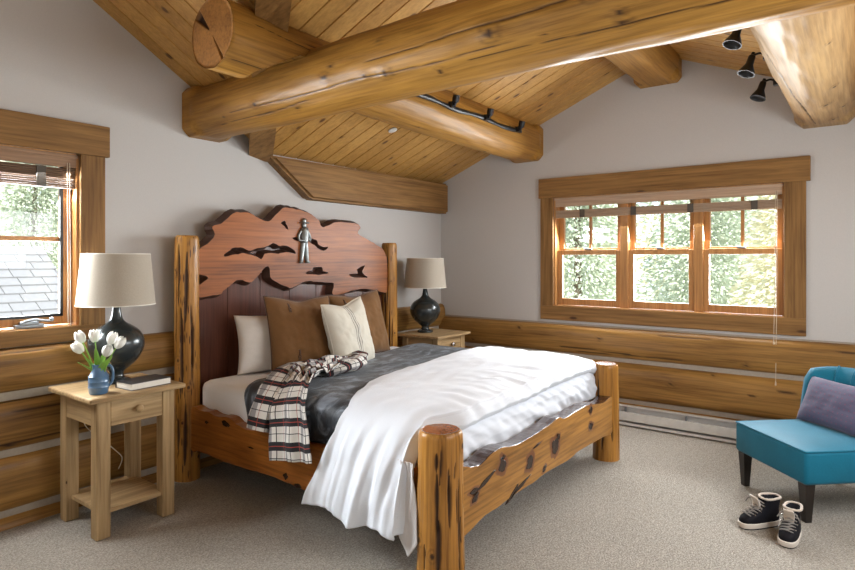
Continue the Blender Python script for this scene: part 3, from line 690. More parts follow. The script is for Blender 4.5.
# pewter cowboy ornament on the slab
bm = BM(); fx, fy = 3.03, 3.452
def blob(c, r, s=(1, 1, 1)):
    m = Matrix.Translation(c) @ Matrix.Diagonal((*s, 1)); bmesh.ops.create_uvsphere(bm, u_segments=12, v_segments=8, radius=r, matrix=m)
Zf = lambda z: 1.4+(z-1.4)*q
bmesh.ops.create_cone(bm, cap_ends=True, segments=16, radius1=.045, radius2=.04, depth=.008, matrix=Matrix.Translation((fx-.002, fy, Zf(1.672))))
blob((fx-.002, fy, Zf(1.686)), .022, (1, .8, 1)); blob((fx, fy, Zf(1.652)), .021, (1, .8, 1.15)); 
tube(bm, catmull([(fx, fy, Zf(1.635)), (fx+.004, fy, Zf(1.60)), (fx, fy, Zf(1.55)), (fx-.002, fy, Zf(1.52))], 5), lambda t: .028+.008*math.sin(PI*t), 12)
for sx in (-1, 1):
    tube(bm, catmull([(fx+sx*.012, fy, Zf(1.525)), (fx+sx*.02, fy, Zf(1.46)), (fx+sx*.026, fy, Zf(1.40)), (fx+sx*.026, fy, Zf(1.385))], 5), lambda t: .021-.006*t, 10)
    blob((fx+sx*.034, fy-.004, Zf(1.378)), .015, (1.5, .9, .7))
    tube(bm, catmull([(fx+sx*.03, fy, Zf(1.612)), (fx+sx*.055, fy, Zf(1.575)), (fx+sx*.05, fy-.008, Zf(1.54)), (fx+sx*.018, fy-.018, Zf(1.548+.01*sx))], 5), lambda t: .0125-.003*t, 10)
obj('cowboy_ornament', bm, M['pewter'], slab, 'all')['label'] = 'pewter cowboy figure mounted on the headboard'

# posts
def post(name, x, y, h, r0, r1, seed, label=None, extra=(), tilt=0, pm='post'):
    R = random.Random(seed); cr = []; kn = []
    for _ in range(13):
        l = R.uniform(.05, .30)*h/.7; s = R.uniform(0.02, h-l); cr.append((s, s+l, R.uniform(0, 2*PI), R.uniform(-.12, .12), R.uniform(.004, .010)))
    for _ in range(10): kn.append((R.uniform(.05, h-.05), R.uniform(0, 2*PI), R.uniform(.012, .028)))
    bm = BM(); log(bm, h, r0, r1, seed, 128, int(h*150), cracks=cr+list(extra), knots=kn, wob=.07, end=(0, 0))
    # rounded top
    for v in bm.verts:
        e = h-v.co.x
        if e < .03:
            k = math.sqrt(max(0, 1-(1-max(0, e)/.03)**2)); f = .86+.14*k; v.co.y *= f; v.co.z *= f
    o = obj(name, bm, [M[pm], M['posttop']], bed, 'all', world=False); p = Vector((x, y, 0))-WLOC[bed.name]; place_log(o, p, p+Vector((0, 0, 1)))
    return o
post('headboard_post', 2.085, 3.487, 1.55, .080, .073, 21, pm='post_bark', extra=[(.1, .5, 4.0, .1, .014), (.55, 1.1, 3.8, -.1, .013), (1.0, 1.45, 4.1, .1, .012), (.7, 1.0, 4.6, .05, .012), (.2, .4, 3.4, 0, .014), (1.1, 1.5, 3.5, 0, .01)])
post('headboard_post', 4.07, 3.487, 1.545, .078, .068, 22, pm='post_bark')
post('foot_post', 2.095, 1.50, .655, .103, .096, 23, extra=[(.02, .30, 3.62, .05, .014), (.22, .50, 3.58, .05, .010), (.0, .46, 4.75, .05, .010), (.36, .52, 4.1, .0, .006), (.5, .58, 3.6, .0, .008)])
post('foot_post', 4.07, 1.48, .665, .092, .086, 24)

def inlay(bm, cx, cz, rx, rz, ang, seed, mi, plane):
    """a thin raised patch of dark resin; plane(u, w, out) -> world"""
    n = 18; a = []; b = []
    for i in range(n):
        t = 2*PI*i/n; r = 1+.45*N(math.cos(t)*1.6+seed, math.sin(t)*1.6, seed*1.3)+.12*math.cos(4*t); x, z = rx*r*math.cos(t), rz*r*math.sin(t)
        x, z = x*math.cos(ang)-z*math.sin(ang), x*math.sin(ang)+z*math.cos(ang)
        a.append(bm.verts.new(plane(cx+x, cz+z, -.004))); b.append(bm.verts.new(plane(cx+x*.8, cz+z*.8, .003)))
    for i in range(n): bm.faces.new((a[i], a[(i+1) % n], b[(i+1) % n], b[i])).material_index = mi
    bm.faces.new(b).material_index = mi
# footboard
FT = [(2.10, .478), (2.207, .475), (2.279, .462), (2.333, .470), (2.399, .487), (2.492, .488), (2.641, .466), (2.803, .467), (2.979, .477), (3.14, .494), (3.224, .472), (3.424, .479), (3.581, .477), (3.838, .440), (4.02, .44)]
FB = [(4.02, .21), (3.861, .21), (3.663, .218), (3.424, .225), (3.277, .213), (2.979, .227), (2.831, .218), (2.72, .22), (2.565, .219), (2.445, .212), (2.333, .216), (2.10, .20)]
bm = curve_slab(FT+FB, [], .075, 4, .003, 5); upright(bm, 1.457)
bark_top = [f for f in bm.faces if f.material_index == 1 and f.normal.z < .3]
for f in bark_top: f.material_index = 0
pl = lambda u, w, out: Vector((u, 1.4165-out, w))
for i, (x, z, rx, rz, an) in enumerate([(2.492, .405, .040, .034, .3), (2.775, .335, .038, .036, .5), (3.09, .34, .05, .045, .8), (3.62, .335, .032, .026, .2), (3.62, .44, .03, .02, 0), (2.245, .325, .035, .017, .5), (2.34, .375, .10, .012, .28), (2.235, .36, .04, .013, 0), (2.68, .248, .10, .011, .25), (2.60, .235, .07, .012, .5), (2.95, .255, .03, .013, .5), (2.86, .405, .05, .006, .1), (3.13, .385, .02, .014, .5), (2.50, .44, .02, .008, 0)]):
    rx, rz = rx*1.15, rz*1.15
    if rx < .07: inlay(bm, x, z, rx*1.6, rz*1.6, an, i*2.3+1, 2, lambda u, w, out: pl(u, w, out*.4))
    inlay(bm, x, z, rx*.95, rz*.95, an, i*2.3+1, 3, pl)
obj('footboard', bm, [M['footslab'], M['bark'], M['halo'], M['knot']], bed)
# near and far side rails
ST = [(3.415, .455), (3.311, .462), (3.226, .465), (3.135, .453), (3.028, .465), (2.926, .436), (2.811, .426), (2.731, .445), (2.639, .437), (2.326, .435), (1.9, .44), (1.56, .45)]
SB = [(1.56, .21), (1.9, .20), (2.353, .195), (2.463, .2), (2.564, .205), (2.639, .207), (2.795, .202), (2.959, .196), (3.135, .201), (3.311, .208), (3.415, .21)]
for xf_, lab in ((2.07, 0), (4.06, 1)):
    bm = curve_slab(ST+SB, [], .06, 4, .005, 3+lab)
    for v in bm.verts: v.co = Vector((xf_+.03-v.co.z, v.co.x, v.co.y))
    bmesh.ops.recalc_face_normals(bm, faces=bm.faces); bm.normal_update()
    for f in bm.faces: f.material_index = 0
    if not lab:
        pl2 = lambda u, w, out: Vector((xf_-.003-out, u, w))
        for i, (y, z, ry, rz, an) in enumerate([(3.04, .425, .05, .020, .1), (2.50, .235, .022, .02, 0), (2.40, .205, .035, .013, 0), (3.24, .40, .02, .012, 0), (2.8, .33, .03, .006, 0), (2.15, .4, .03, .01, 0)]): inlay(bm, y, z, ry, rz, an, i+3.7, 1, pl2)
    obj('side_rail', bm, [M['rail'], M['knot']], bed)
bm = BM(); box(bm, 2.11, 4.07, 1.55, 3.44, .245, .275); 
for i in range(9): box(bm, 2.10, 4.075, 1.62+i*.21, 1.70+i*.21, .225, .245)
obj('slat_base', bm, M['stand_x'], bed)

# ------------------------------------------------------------------ mattress and bedding
MZ = .625
bm = BM(); box(bm, 2.135, 4.045, 1.555, 3.43, .278, MZ, bevel=.055, seg=5)
o = obj('mattress', bm, M['sheet'], smooth='all'); tag(o, 'thick mattress in a white fitted sheet on the log bed', 'mattress')
def grid_mesh(nu, nv, f, uvf=None):
    bm = BM(); G = []
    for i in range(nu+1):
        G.append([bm.verts.new(f(i/nu, j/nv)) for j in range(nv+1)])
    uv = bm.loops.layers.uv.new('UVMap')
    for i in range(nu):
        for j in range(nv):
            fc = bm.faces.new((G[i][j], G[i+1][j], G[i+1][j+1], G[i][j+1]))
            for lp, (a, b) in zip(fc.loops, ((i, j), (i+1, j), (i+1, j+1), (i, j+1))):
                lp[uv].uv = uvf(a/nu, b/nv) if uvf else (a/nu, b/nv)
    return bm
def arc_path(P, n=24):
    pts = catmull(P, n); d = [0]
    for a, b in zip(pts, pts[1:]): d.append(d[-1]+(b-a).length)
    def at(u):
        s = u*d[-1]
        lo, hi = 0, len(d)-1
        while hi-lo > 1:
            m = (lo+hi)//2
            if d[m] <= s: lo = m
            else: hi = m
        t = (s-d[lo])/max(1e-9, d[hi]-d[lo]); return pts[lo].lerp(pts[hi], t)
    return at, d[-1]
def solid(o, t, off=-1, sub=0):
    m = o.modifiers.new('solidify', 'SOLIDIFY'); m.thickness = t; m.offset = off
    if sub: s = o.modifiers.new('subsurf', 'SUBSURF'); s.levels = sub; s.render_levels = sub
# grey plush blanket
bp, bl = arc_path([(4.13, 0, .47), (4.085, 0, .62), (3.98, 0, .652), (3.2, 0, .645), (2.4, 0, .648), (2.22, 0, .645), (2.135, 0, .61), (2.118, 0, .52), (2.115, 0, .44)])
def f_bl(u, v):
    p = bp(u); yh = interp([(0, 3.15), (.7, 3.08), (.86, 3.0), (.93, 2.92), (1, 2.86)], u); y = lerp(yh, 1.85, v)
    s = sstep(.80, .9, u)
    n = (.012*N(p.x*2.2, y*2.5, 1)+.007*N(p.x*6, y*6, 4))*(1-.9*sstep(2.55, 2.35, y) if False else 1-.9*(1-sstep(2.3, 2.6, y))); p = p.copy()
    p.z += n*(1-s)+.004-.03*sstep(.55, .7, v)*(1-s); p.x += .02*s*sstep(.5, .7, v); p.x += s*(.012*N(y*9, p.z*2, 3)-.006)
    if v < .02: p.z -= .012*(1-s)
    return Vector((p.x, y, max(p.z, .0)))
o = obj('plush_blanket', grid_mesh(150, 90, f_bl), M['plush'], smooth='all'); solid(o, .012, 1); tag(o, 'charcoal grey plush blanket spread across the middle of the bed', 'blanket')

# duvet
dp, dl = arc_path([(4.16, 0, .50), (4.13, 0, .62), (4.02, 0, .695), (3.8, 0, .725), (3.2, 0, .718), (2.6, 0, .70), (2.35, 0, .69), (2.2, 0, .665), (2.09, 0, .60), (2.02, 0, .50), (1.985, 0, .40), (1.955, 0, .29), (1.945, 0, .19)])
def f_du(u, v):
    p = dp(u).copy()
    yh = interp([(0, 2.46), (.25, 2.42), (.5, 2.38), (.66, 2.32), (.74, 2.22), (.80, 2.13), (.86, 2.12), (.93, 2.18), (1, 2.25)], u)
    side = sstep(.77, .85, u)
    yf = lerp(1.525, 1.625, sstep(.73, .79, u))
    vt = .70
    puff = 0
    if v <= vt:
        t = v/vt; y = lerp(yh, yf+.03, t); lipz = 0; px = 0
        puff = .016*sstep(0, .12, t)-.008
        e = 1-sstep(.82, 1, t)
        lipz = -.022*(1-e)
    else:
        t = (v-vt)/(1-vt)
        # roll over the foot edge, tuck under, then the second layer falls behind the footboard
        pr = [(0, (.03, -.022)), (.12, (.005, -.045)), (.22, (-.008, -.075)), (.32, (.008, -.100)), (.42, (.03, -.108)), (.52, (.022, -.120)), (.66, (.004, -.150)), (.82, (-.004, -.20)), (1, (.012, -.29))]
        dy = interp([(a, b[0]) for a, b in pr], t); lipz = interp([(a, b[1]) for a, b in pr], t)
        y = yf+dy
        if side > 0:
            y = lerp(y, yf+.03-.03*t, side); lipz = lerp(lipz, 0, side); px = .07*t*side
        else: px = 0
    top = 1-side
    # soft undulation on top, long folds on the hanging side
    wr = .014*N(p.x*1.8, y*2.6, 2)+.009*N(p.x*4+y*3, y*5, 7)+.0035*N(p.x*9+y*7, y*10-p.x*4, 3)+.010*N(p.x*15+2*y, y*3.2, 5)*sstep(.35, .66, v)+.004*N(p.x*5, y*16, 6)
    fold = (.030*N(y*7+p.z*1.2, p.z*.9, 5)+.016*N(y*17+p.z*2, p.z*1.4, 8)+.008*N(y*30+p.z*4, p.z*3.5, 11)+.006*N(y*11, p.z*11, 4))
    if v > vt: 
        t = (v-vt)/(1-vt); amp = sstep(.3, .6, t)*top; y += amp*(.014*N(p.x*6+lipz*9, lipz*10, 3)+.010*N(p.x*15+lipz*16, lipz*14, 9)); wr *= 1-.8*sstep(.2, .5, t); y += amp*.010*N(p.x*11+lipz*22, lipz*7-p.x*2, 15)
        y += .012*N(p.x*9, 3, 1)*sstep(0, .2, t)*(1-sstep(.3, .5, t))*top
    z = p.z+lipz+(puff+wr)*top
    x = p.x+px-(fold-.008)*side*sstep(.78, .93, u)*1.25
    z += side*sstep(.92, 1, u)*(.045*N(y*5, 1, 1))
    return Vector((x, y, z))
o = obj('duvet', grid_mesh(300, 200, f_du), M['duvet'], smooth='all'); solid(o, .016, -1); tag(o, 'thick white duvet folded over the foot of the bed and hanging nearly to the carpet', 'duvet')
duvet = o; WLOC[o.name] = Vector((0, 0, 0))
def f_li(u, v):
    x = 2.03-.03*v+.012*N(u*7, v*3, 2)+.006*N(u*19, v*4, 6); y = lerp(1.60, 1.78, u)+.05*v*(u-.5); zb = lerp(.10, .30, abs(u-.22)*1.6)
    return Vector((x, y-.02*v, lerp(.50, zb, v)))
o = obj('duvet_underside', grid_mesh(40, 40, f_li), M['liner'], duvet, 'all'); solid(o, .004); o['label'] = 'thin white underside hanging as a pointed corner'

# plaid flannel
tp, tl = arc_path([(2.90, 2.80, .69), (2.72, 2.76, .705), (2.52, 2.74, .705), (2.35, 2.66, .71), (2.20, 2.57, .70), (2.085, 2.49, .62), (2.03, 2.42, .52), (2.005, 2.39, .45), (1.995, 2.37, .40), (1.99, 2.36, .365)])
def f_pl(u, v):
    p = tp(u).copy(); w = interp([(0, .22), (.3, .30), (.5, .30), (.62, .26), (.8, .31), (1, .34)], u); side = sstep(.52, .68, u)
    c = (v-.5)*w; b = (1-side)
    folds = .036*math.sin(v*13+u*9+2*N(u*5, v*2, 3))+.018*N(u*9, v*8, 2)
    y = p.y+c*lerp(.8, 1, side); z = p.z; x = p.x
    if side < 1: z += b*(.012+abs(folds)*1.1); x += b*.03*N(u*6, v*5, 7)
    x -= side*(.012+.016*math.sin(v*15+1)*.8+.008*N(u*7, v*9, 1)); z += side*(-.06*(v-.5)+.02*N(v*3, u, 2))
    return Vector((x, y, z))
def f_pl2(u, v):
    p = tq(u).copy(); r = interp([(0, .06), (.5, .065), (1, .075)], u); a = 2*PI*v
    s = sstep(.35, .6, u)
    n = 1+.25*N(u*7, math.cos(a)*1.5, math.sin(a)*1.5)
    y = p.y+r*math.cos(a)*1.15*n; z = p.z+r*math.sin(a)*.5*n*lerp(1, .25, s); x = p.x-r*math.sin(a)*.42*n*s
    return Vector((x, y, z))
tq, tql = arc_path([(2.66, 2.86, .70), (2.45, 2.86, .725), (2.26, 2.78, .72), (2.12, 2.71, .655), (2.045, 2.685, .56), (2.015, 2.675, .465)])
pf = thing('plaid_shirt', 'crumpled black and white plaid flannel shirt hanging over the near bed rail', 'shirt', (2.2, 2.7, .65))
o = obj('body_panel', grid_mesh(150, 70, f_pl, lambda u, v: (v*.34, u*tl)), M['plaid'], pf, 'all'); solid(o, .005, 1)
o = obj('sleeve', grid_mesh(90, 44, f_pl2, lambda u, v: (v*.34, u*tql)), M['plaid'], pf, 'all')
tq3, tql3 = arc_path([(2.50, 2.72, .695), (2.66, 2.68, .715), (2.82, 2.72, .715), (2.93, 2.80, .72), (3.0, 2.84, .73)])
def f_pl3(u, v):
    p = tq3(u).copy(); r = interp([(0, .055), (.5, .07), (1, .055)], u); a = 2*PI*v; n = 1+.3*N(u*6, math.cos(a)*1.5, math.sin(a)*1.5+4)
    return Vector((p.x-r*math.cos(a)*.5, p.y+r*math.cos(a)*n, p.z+r*math.sin(a)*.6*n))
o = obj('sleeve', grid_mesh(70, 44, f_pl3, lambda u, v: (v*.34, u*tql3)), M['plaid'], pf, 'all')

# ------------------------------------------------------------------ pillows
def pillow_pt(w, h, t, u, v, side, seed, pinch=.07, dent=0):
    cu = pinch*(1-v*v); cv = pinch*(1-u*u)
    x = w/2*u*(1-cu); z = h/2*v*(1-cv)
    k = max(0, (1-u**4)*(1-v**4))**.55*(1-.18*(u*u+v*v)/2)
    d = t/2*k*(1+.10*N(u*2.2, v*2.2, seed))+(.011*N(u*3.5, v*3.5, seed+3)+.005*N(u*9+v*4, v*8, seed))*k*(h/.52)**2
    d -= dent*math.exp(-((u/.45)**2))*sstep(.2, 1, v)*k
    z -= dent*1.2*math.exp(-((u/.4)**2))*sstep(.4, 1, v)
    return Vector((x, side*d, z))
def pillow(name, label, c, R, U, w, h, t, m, seed, piping=None, pinch=.07, dent=0, group=None):
    """c: centre of the lower edge; R right, U up vectors; the side facing the camera is -Y local"""
    R = Vector(R).normalized(); U = Vector(U); U = (U-R*U.dot(R)).normalized(); Nn = U.cross(R)   # local y
    bm = BM(); uvl = bm.loops.layers.uv.new('UVMap'); n = 44
    for side in (-1, 1):
        G = [[bm.verts.new(pillow_pt(w, h, t, -1+2*i/n, -1+2*j/n, side, seed+side, pinch, dent)) for j in range(n+1)] for i in range(n+1)]
        for i in range(n):
            for j in range(n):
                vs = [G[i][j], G[i+1][j], G[i+1][j+1], G[i][j+1]]; ii = [(i, j), (i+1, j), (i+1, j+1), (i, j+1)]
                if side > 0: vs = vs[::-1]; ii = ii[::-1]
                f = bm.faces.new(vs)
                for lp, (a, b) in zip(f.loops, ii): lp[uvl].uv = (a/n*w/.5, b/n*h/.5) if m is M['purple'] else (a/n, b/n)
    bmesh.ops.remove_doubles(bm, verts=bm.verts, dist=1e-5)
    o = obj(name, bm, m, smooth='all')
    mw = Matrix((R, Nn, U)).transposed().to_4x4(); mw.translation = Vector(c)+U*(h/2); o.matrix_world = mw
    tag(o, label, 'pillow', group)
    if piping:
        bm = BM(); pts = []
        for k in range(4):
            for s in range(16):
                a = -1+2*s/16; u, v = ((a, -1), (1, a), (-a, 1), (-1, -a))[k]; pts.append(pillow_pt(w, h, t, u*1.0, v*1.0, -1, seed-1, pinch, dent))
        pts.append(pts[0]); tube(bm, pts, .005, 6); obj('piping', bm, piping, o, 'all', world=False)
    return o
pillow('bed_pillow', 'white bed pillow leaning on the headboard at the left', (2.66, 3.25, MZ+.0), (.96, -.26, -.02), (.0, .24, 1), .64, .40, .17, M['pillow_white'], 1)
b1 = pillow('square_pillow', 'square brown suede pillow at left front of the headboard, behind the shirt', (2.70, 3.05, MZ-.005), (.97, -.24, -.03), (-.02, .34, 1), .50, .55, .17, M['brown'], 4, M['seam'], dent=.02)
b2 = pillow('square_pillow', 'square brown suede pillow behind the striped cream pillow', (3.45, 3.19, MZ-.005), (.99, .06, .03), (0, .25, 1), .62, .53, .17, M['brown'], 9, M['seam'], dent=.02)
pillow('striped_pillow', 'cream linen pillow with three dark vertical stripes in front of the brown ones', (3.07, 2.93, MZ-.01), (.94, .22, .05), (-.03, .24, 1), .53, .50, .16, M['cream'], 14, M['cream'], pinch=.08, dent=.02)
# stitched antelope emblems on the brown pillows
def stitch(parent, w, h, t, seed, u0, v0, s, dent):
    bm = BM()
    strokes = [[(0, .5), (.12, .62), (.05, .9), (.2, 1.1)], [(0, .5), (-.12, .62), (-.05, .9), (-.2, 1.1)], [(-.1, .5), (.1, .5), (.06, .25), (0, .12), (-.06, .25), (-.1, .5)], [(0, .15), (.25, -.05), (.15, -.3), (-.15, -.3), (-.25, -.05), (0, .15)], [(.15, -.3), (.2, -.8)], [(-.15, -.3), (-.2, -.8)], [(-.25, -.6), (.25, -.55)]]
    for st in strokes:
        pts = [pillow_pt(w, h, t, u0+a*s, v0+b*s, -1, seed-1, .07, dent)+Vector((0, -.0015, 0)) for a, b in ((p.x, p.y) for p in catmull([(a, b, 0) for a, b in st], 4))]
        tube(bm, pts, .0034, 5)
    obj('embroidery', bm, M['seam'], parent, world=False)['label'] = 'dark stitched antelope figure'
stitch(b1, .50, .55, .17, 4, -.42, .66, .14, .02); stitch(b1, .50, .55, .17, 4, -.30, -.62, .14, .02); stitch(b2, .62, .53, .17, 9, -.62, .70, .12, .02)

# ------------------------------------------------------------------ nightstands
def nightstand(label, loc, w, d):
    t = thing('nightstand', label, 'nightstand', loc); hT = .716; L = .070
    bm = BM(); box(bm, -w/2, w/2, -d/2, d/2, hT-.026, hT, bevel=.007); obj('table_top', bm, M['stand_x'], t, world=False)
    for sx in (-1, 1):
        for sy in (-1, 1):
            x = sx*(w/2-.045-L/2); y = sy*(d/2-.035-L/2); bm = BM(); box(bm, x-L/2, x+L/2, y-L/2, y+L/2, 0, hT-.026, bevel=.008); obj('leg', bm, M['stand_z'], t, world=False)
    ix = w/2-.045-L; iy = d/2-.035-L
    for sx in (-1, 1):
        x = sx*(w/2-.06); bm = BM(); box(bm, x-.010, x+.010, -iy, iy, hT-.155, hT-.026, bevel=.003); obj('side_panel', bm, M['stand_y'], t, world=False)
    bm = BM(); box(bm, -ix, ix, d/2-.06, d/2-.04, hT-.155, hT-.026); obj('back_panel', bm, M['stand_x'], t, world=False)
    bm = BM(); box(bm, -ix-.0, ix, -d/2+.040, -d/2+.062, hT-.16, hT-.03, bevel=.004); dr = obj('drawer', bm, M['stand_x'], t, world=False)
    bm = BM(); lathe(bm, [(0, 0), (.008, 0), (.008, .012), (.019, .018), (.021, .028), (.014, .036), (0, .038)], 20, M=Matrix.Translation((0, -d/2+.041, hT-.092)) @ Matrix.Rotation(PI/2, 4, 'X')); obj('knob', bm, M['stand_x'] if w < .51 else M['steel'], dr, 'all', world=False)
    bm = BM(); box(bm, -w/2+.075, w/2-.075, -d/2+.055, d/2-.05, .115, .137, bevel=.004); obj('shelf', bm, M['stand_x'], t, world=False)
    return t
nightstand('distressed pine nightstand under the left window with tulips and a book on top', (1.548, 3.265, 0), .50, .50)
nightstand('pine nightstand in the far corner beyond the bed', (4.43, 3.25, 0), .53, .48)

def lamp(label, loc):
    t = thing('table_lamp', label, 'lamp', loc)
    prof = [(0, 0), (.068, 0), (.070, .012), (.058, .022), (.040, .030), (.034, .045), (.038, .062), (.062, .085), (.098, .120), (.124, .165), (.134, .205), (.130, .245), (.108, .285), (.076, .312), (.046, .332), (.031, .352), (.025, .375), (.021, .400), (.019, .418), (0, .418)]
    pr = catmull([(r, 0, z) for r, z in prof[1:-1]], 4); bm = BM(); lathe(bm, [(0, 0)]+[(p.x*1.06, p.z) for p in pr]+[(0, .418)], 56); obj('lamp_base', bm, M['lampbase'], t, 'all', world=False)
    bm = BM(); lathe(bm, [(0, .418), (.014, .418), (.014, .455), (.018, .46), (.018, .52), (0, .52)], 20); obj('socket', bm, M['black'], t, True, world=False)
    bm = BM(); lathe(bm, [(0, .52), (.014, .52), (.03, .56), (.03, .585), (.015, .61), (0, .615)], 20); obj('bulb', bm, M['white'], t, 'all', world=False)
    bm = BM(); lathe(bm, [(.198, .43), (.172, .714), (.169, .714), (.195, .43), (.198, .43)], 64); 
    bm2 = bm; sh = obj('lamp_shade', bm2, M['shade'], t, True, world=False)
    bm = BM()
    for rr, z in ((.1975, .432), (.1705, .712)): tube(bm, [(rr*math.cos(a*PI/32), rr*math.sin(a*PI/32), z) for a in range(65)], .003, 6)
    for a in range(3): tube(bm, [(0, 0, .70), (.17*math.cos(a*2.094), .17*math.sin(a*2.094), .708)], .0022, 6)
    tube(bm, [(0, 0, .60), (0, 0, .70)], .003, 6)
    obj('shade_frame', bm, M['shade_in'], sh, True, world=False)
    return t
l1 = lamp('round dark bronze lamp with wide linen shade beside the left window', (1.578, 3.345, .716))
bm = BM(); tube(bm, catmull([(.10, .12, .004), (.18, .16, -.05), (.17, .05, -.36), (.14, -.02, -.40), (.16, .02, -.48), (.19, .04, -.55), (.18, .05, -.62)], 8), .0028, 6)
c_ = BM(); tube(c_, catmull([(-.03, .06, .006), (.02, .16, -.0), (.03, .20, -.10), (-.10, .16, -.22), (-.07, .05, -.30), (.0, .02, -.38), (.045, .03, -.44), (.03, .04, -.50)], 8), .0028, 6)
bm.free(); obj('power_cord', c_, M['cord'], l1, 'all', world=False)
l2 = lamp('round dark bronze lamp with linen shade in the far corner by the headboard', (4.39, 3.32, .716)); l2.scale = (1, 1, .97)

# book
bk = thing('closed_book', 'closed black hardcover book lying on the left nightstand', 'book', (1.625, 3.135, .716), math.radians(4))
bm = BM(); box(bm, -.115, .115, -.075, .075, 0, .003, bevel=.001); box(bm, -.115, .115, -.075, .075, .033, .036, bevel=.001); box(bm, -.115, .115, .072, .076, 0, .036, bevel=.001); obj('cover', bm, M['cover'], bk, world=False)
bm = BM(); box(bm, -.110, .110, -.070, .072, .003, .033); obj('page_block', bm, M['pages'], bk, world=False)

# pitcher vase and tulips
vx, vy, vz = 1.390, 3.135, .716
vs = thing('pitcher_vase', 'small ribbed blue pitcher holding white tulips on the left nightstand', 'vase', (vx, vy, vz))
pr = [(.0, 0), (.040, 0), (.044, .008), (.046, .03), (.0485, .035), (.0465, .04), (.047, .058), (.049, .062), (.047, .066), (.046, .085), (.048, .089), (.044, .094), (.036, .108), (.029, .120), (.028, .135), (.032, .150), (.029, .150), (.025, .135), (.026, .12), (.04, .09), (.042, .02), (0, .012)]
bm = BM(); lathe(bm, pr, 40); obj('body', bm, M['vase'], vs, True, world=False)
bm = BM(); hd = Vector((.8, -.6, 0)); tube(bm, catmull([hd*.028+Vector((0, 0, .135)), hd*.052+Vector((0, 0, .14)), hd*.066+Vector((0, 0, .11)), hd*.062+Vector((0, 0, .06)), hd*.044+Vector((0, 0, .035))], 8), .006, 10); obj('handle', bm, M['vase'], vs, 'all', world=False)
camr = Vector((.6, -.8, 0)); camf = Vector((.8, .6, 0))
heads = [(-.088, .285, -.01), (-.086, .235, -.03), (-.032, .288, .02), (.062, .278, .01), (.112, .258, -.01), (.066, .222, -.04)]
places = ['upper left', 'lower left', 'top middle', 'tall right of centre', 'far right', 'lower right']
for i, (a, zz, f) in enumerate(heads):
    top = camr*a+camf*f+Vector((0, 0, zz)); root = camr*a*.1+camf*f*.2+Vector((0, 0, .02)); d = (top-Vector((0, 0, .12))).normalized()
    t = thing('tulip', 'white tulip in the blue pitcher, bloom %s of the bunch' % places[i], 'flower', (vx, vy, vz), group='white tulips in the pitcher')
    bm = BM(); tube(bm, catmull([root, root.lerp(top, .5)*.75+Vector((0, 0, .05)), top-d*.02], 8), .0032, 8); obj('stem', bm, M['stem'], t, 'all', world=False)
    bm = BM(); q_ = d.to_track_quat('Z', 'Y').to_matrix().to_4x4()
    for k in range(6):
        n = 7; G = []; ph = k*PI/3+i; inner = .86 if k % 2 else 1
        for r in range(n+1):
            tt = r/n; rad = .026*inner*math.sin(PI*(.12+.72*tt))**.8; hz = -.030+.066*tt; w = 1.15*math.sin(PI*min(1, .12+.88*tt)**1)**.6 if tt < 1 else .05
            G.append([bm.verts.new((rad*math.cos(ph+w*s*.62), rad*math.sin(ph+w*s*.62), hz)) for s in (-1, -.5, 0, .5, 1)])
        for r in range(n):
            for c in range(4): bm.faces.new((G[r][c], G[r][c+1], G[r+1][c+1], G[r+1][c]))
    bmesh.ops.transform(bm, matrix=Matrix.Translation(top) @ q_, verts=bm.verts)
    o = obj('bloom', bm, M['petal'], t, 'all', world=False); solid(o, .002)
    bm = BM(); R = random.Random(i); ax = camr*(a*1.1+R.uniform(-.02, .02))+camf*(f-.03); G = []
    side = Vector((0, 0, 1)).cross(ax).normalized() if ax.length > .02 else camr; side = (camr*.8+side*.3).normalized()
    tipz = (.20, .165, .235, .22, .195, .175)[i]
    for r in range(11):
        tt = r/10; c = ax*(tt**1.3)*.75+Vector((0, 0, .09+(tipz-.09)*tt)); w = .015*math.sin(PI*min(.999, .15+.85*tt))**.7
        G.append([bm.verts.new(c-side*w), bm.verts.new(c+camf*.004), bm.verts.new(c+side*w)])
    for r in range(10):
        for c in (0, 1): bm.faces.new((G[r][c], G[r][c+1], G[r+1][c+1], G[r+1][c]))
    o = obj('leaf', bm, M['stem'], t, 'all', world=False); solid(o, .0015)

# ------------------------------------------------------------------ track lights
def spot_head(parent, base, aim, length, r0, r1, m, off):
    """arm from the rail, then a bell shaped spot"""
    base, aim, off = Vector(base), Vector(aim).normalized(), Vector(off); c = base+off
    bm = BM(); q_ = aim.to_track_quat('Z', 'Y').to_matrix().to_4x4()
    lathe(bm, [(0, -.03), (.010, -.03), (.012, -.012), (r0, -.004), (r0*1.05, .01), (r0*1.15, length*.45), (r1*.9, length*.85), (r1, length), (r1*.9, length), (r1*.8, length*.9), (0, length*.7)], 24, M=Matrix.Translation(c) @ q_)
    hd_ = obj('spot_head', bm, m, parent, True)
    bm = BM(); tube(bm, catmull([base, base+off*.4+Vector((0, 0, .02)), base+off*.8+Vector((0, 0, .012)), c], 6), .007, 8); obj('arm', bm, m, hd_, 'all')
    bm = BM(); box(bm, -.022, .022, -.018, .018, -.022, .022, bevel=.003, M=Matrix.Translation(base)); obj('adapter', bm, m, hd_)
    return hd_
t1 = thing('track_light', 'black wavy bar with three spotlights mounted on the middle log purlin', 'track light', (3.7, 2.43, 2.56))
bm = BM(); pts = [(x, 2.424, 2.505+.007*math.sin((x-3.05)*9)) for x in [2.98+i*.035 for i in range(47)]]
tube(bm, pts, lambda t: .013+.007*abs(math.sin(t*PI*4)), 10); obj('bar', bm, M['black'], t1, 'all')
for x in (3.50, 3.98, 4.50):
    spot_head(t1, (x, 2.405, 2.512), (-.05, -.25, .95), .045, .024, .028, M['black'], (.0, -.03, .02))
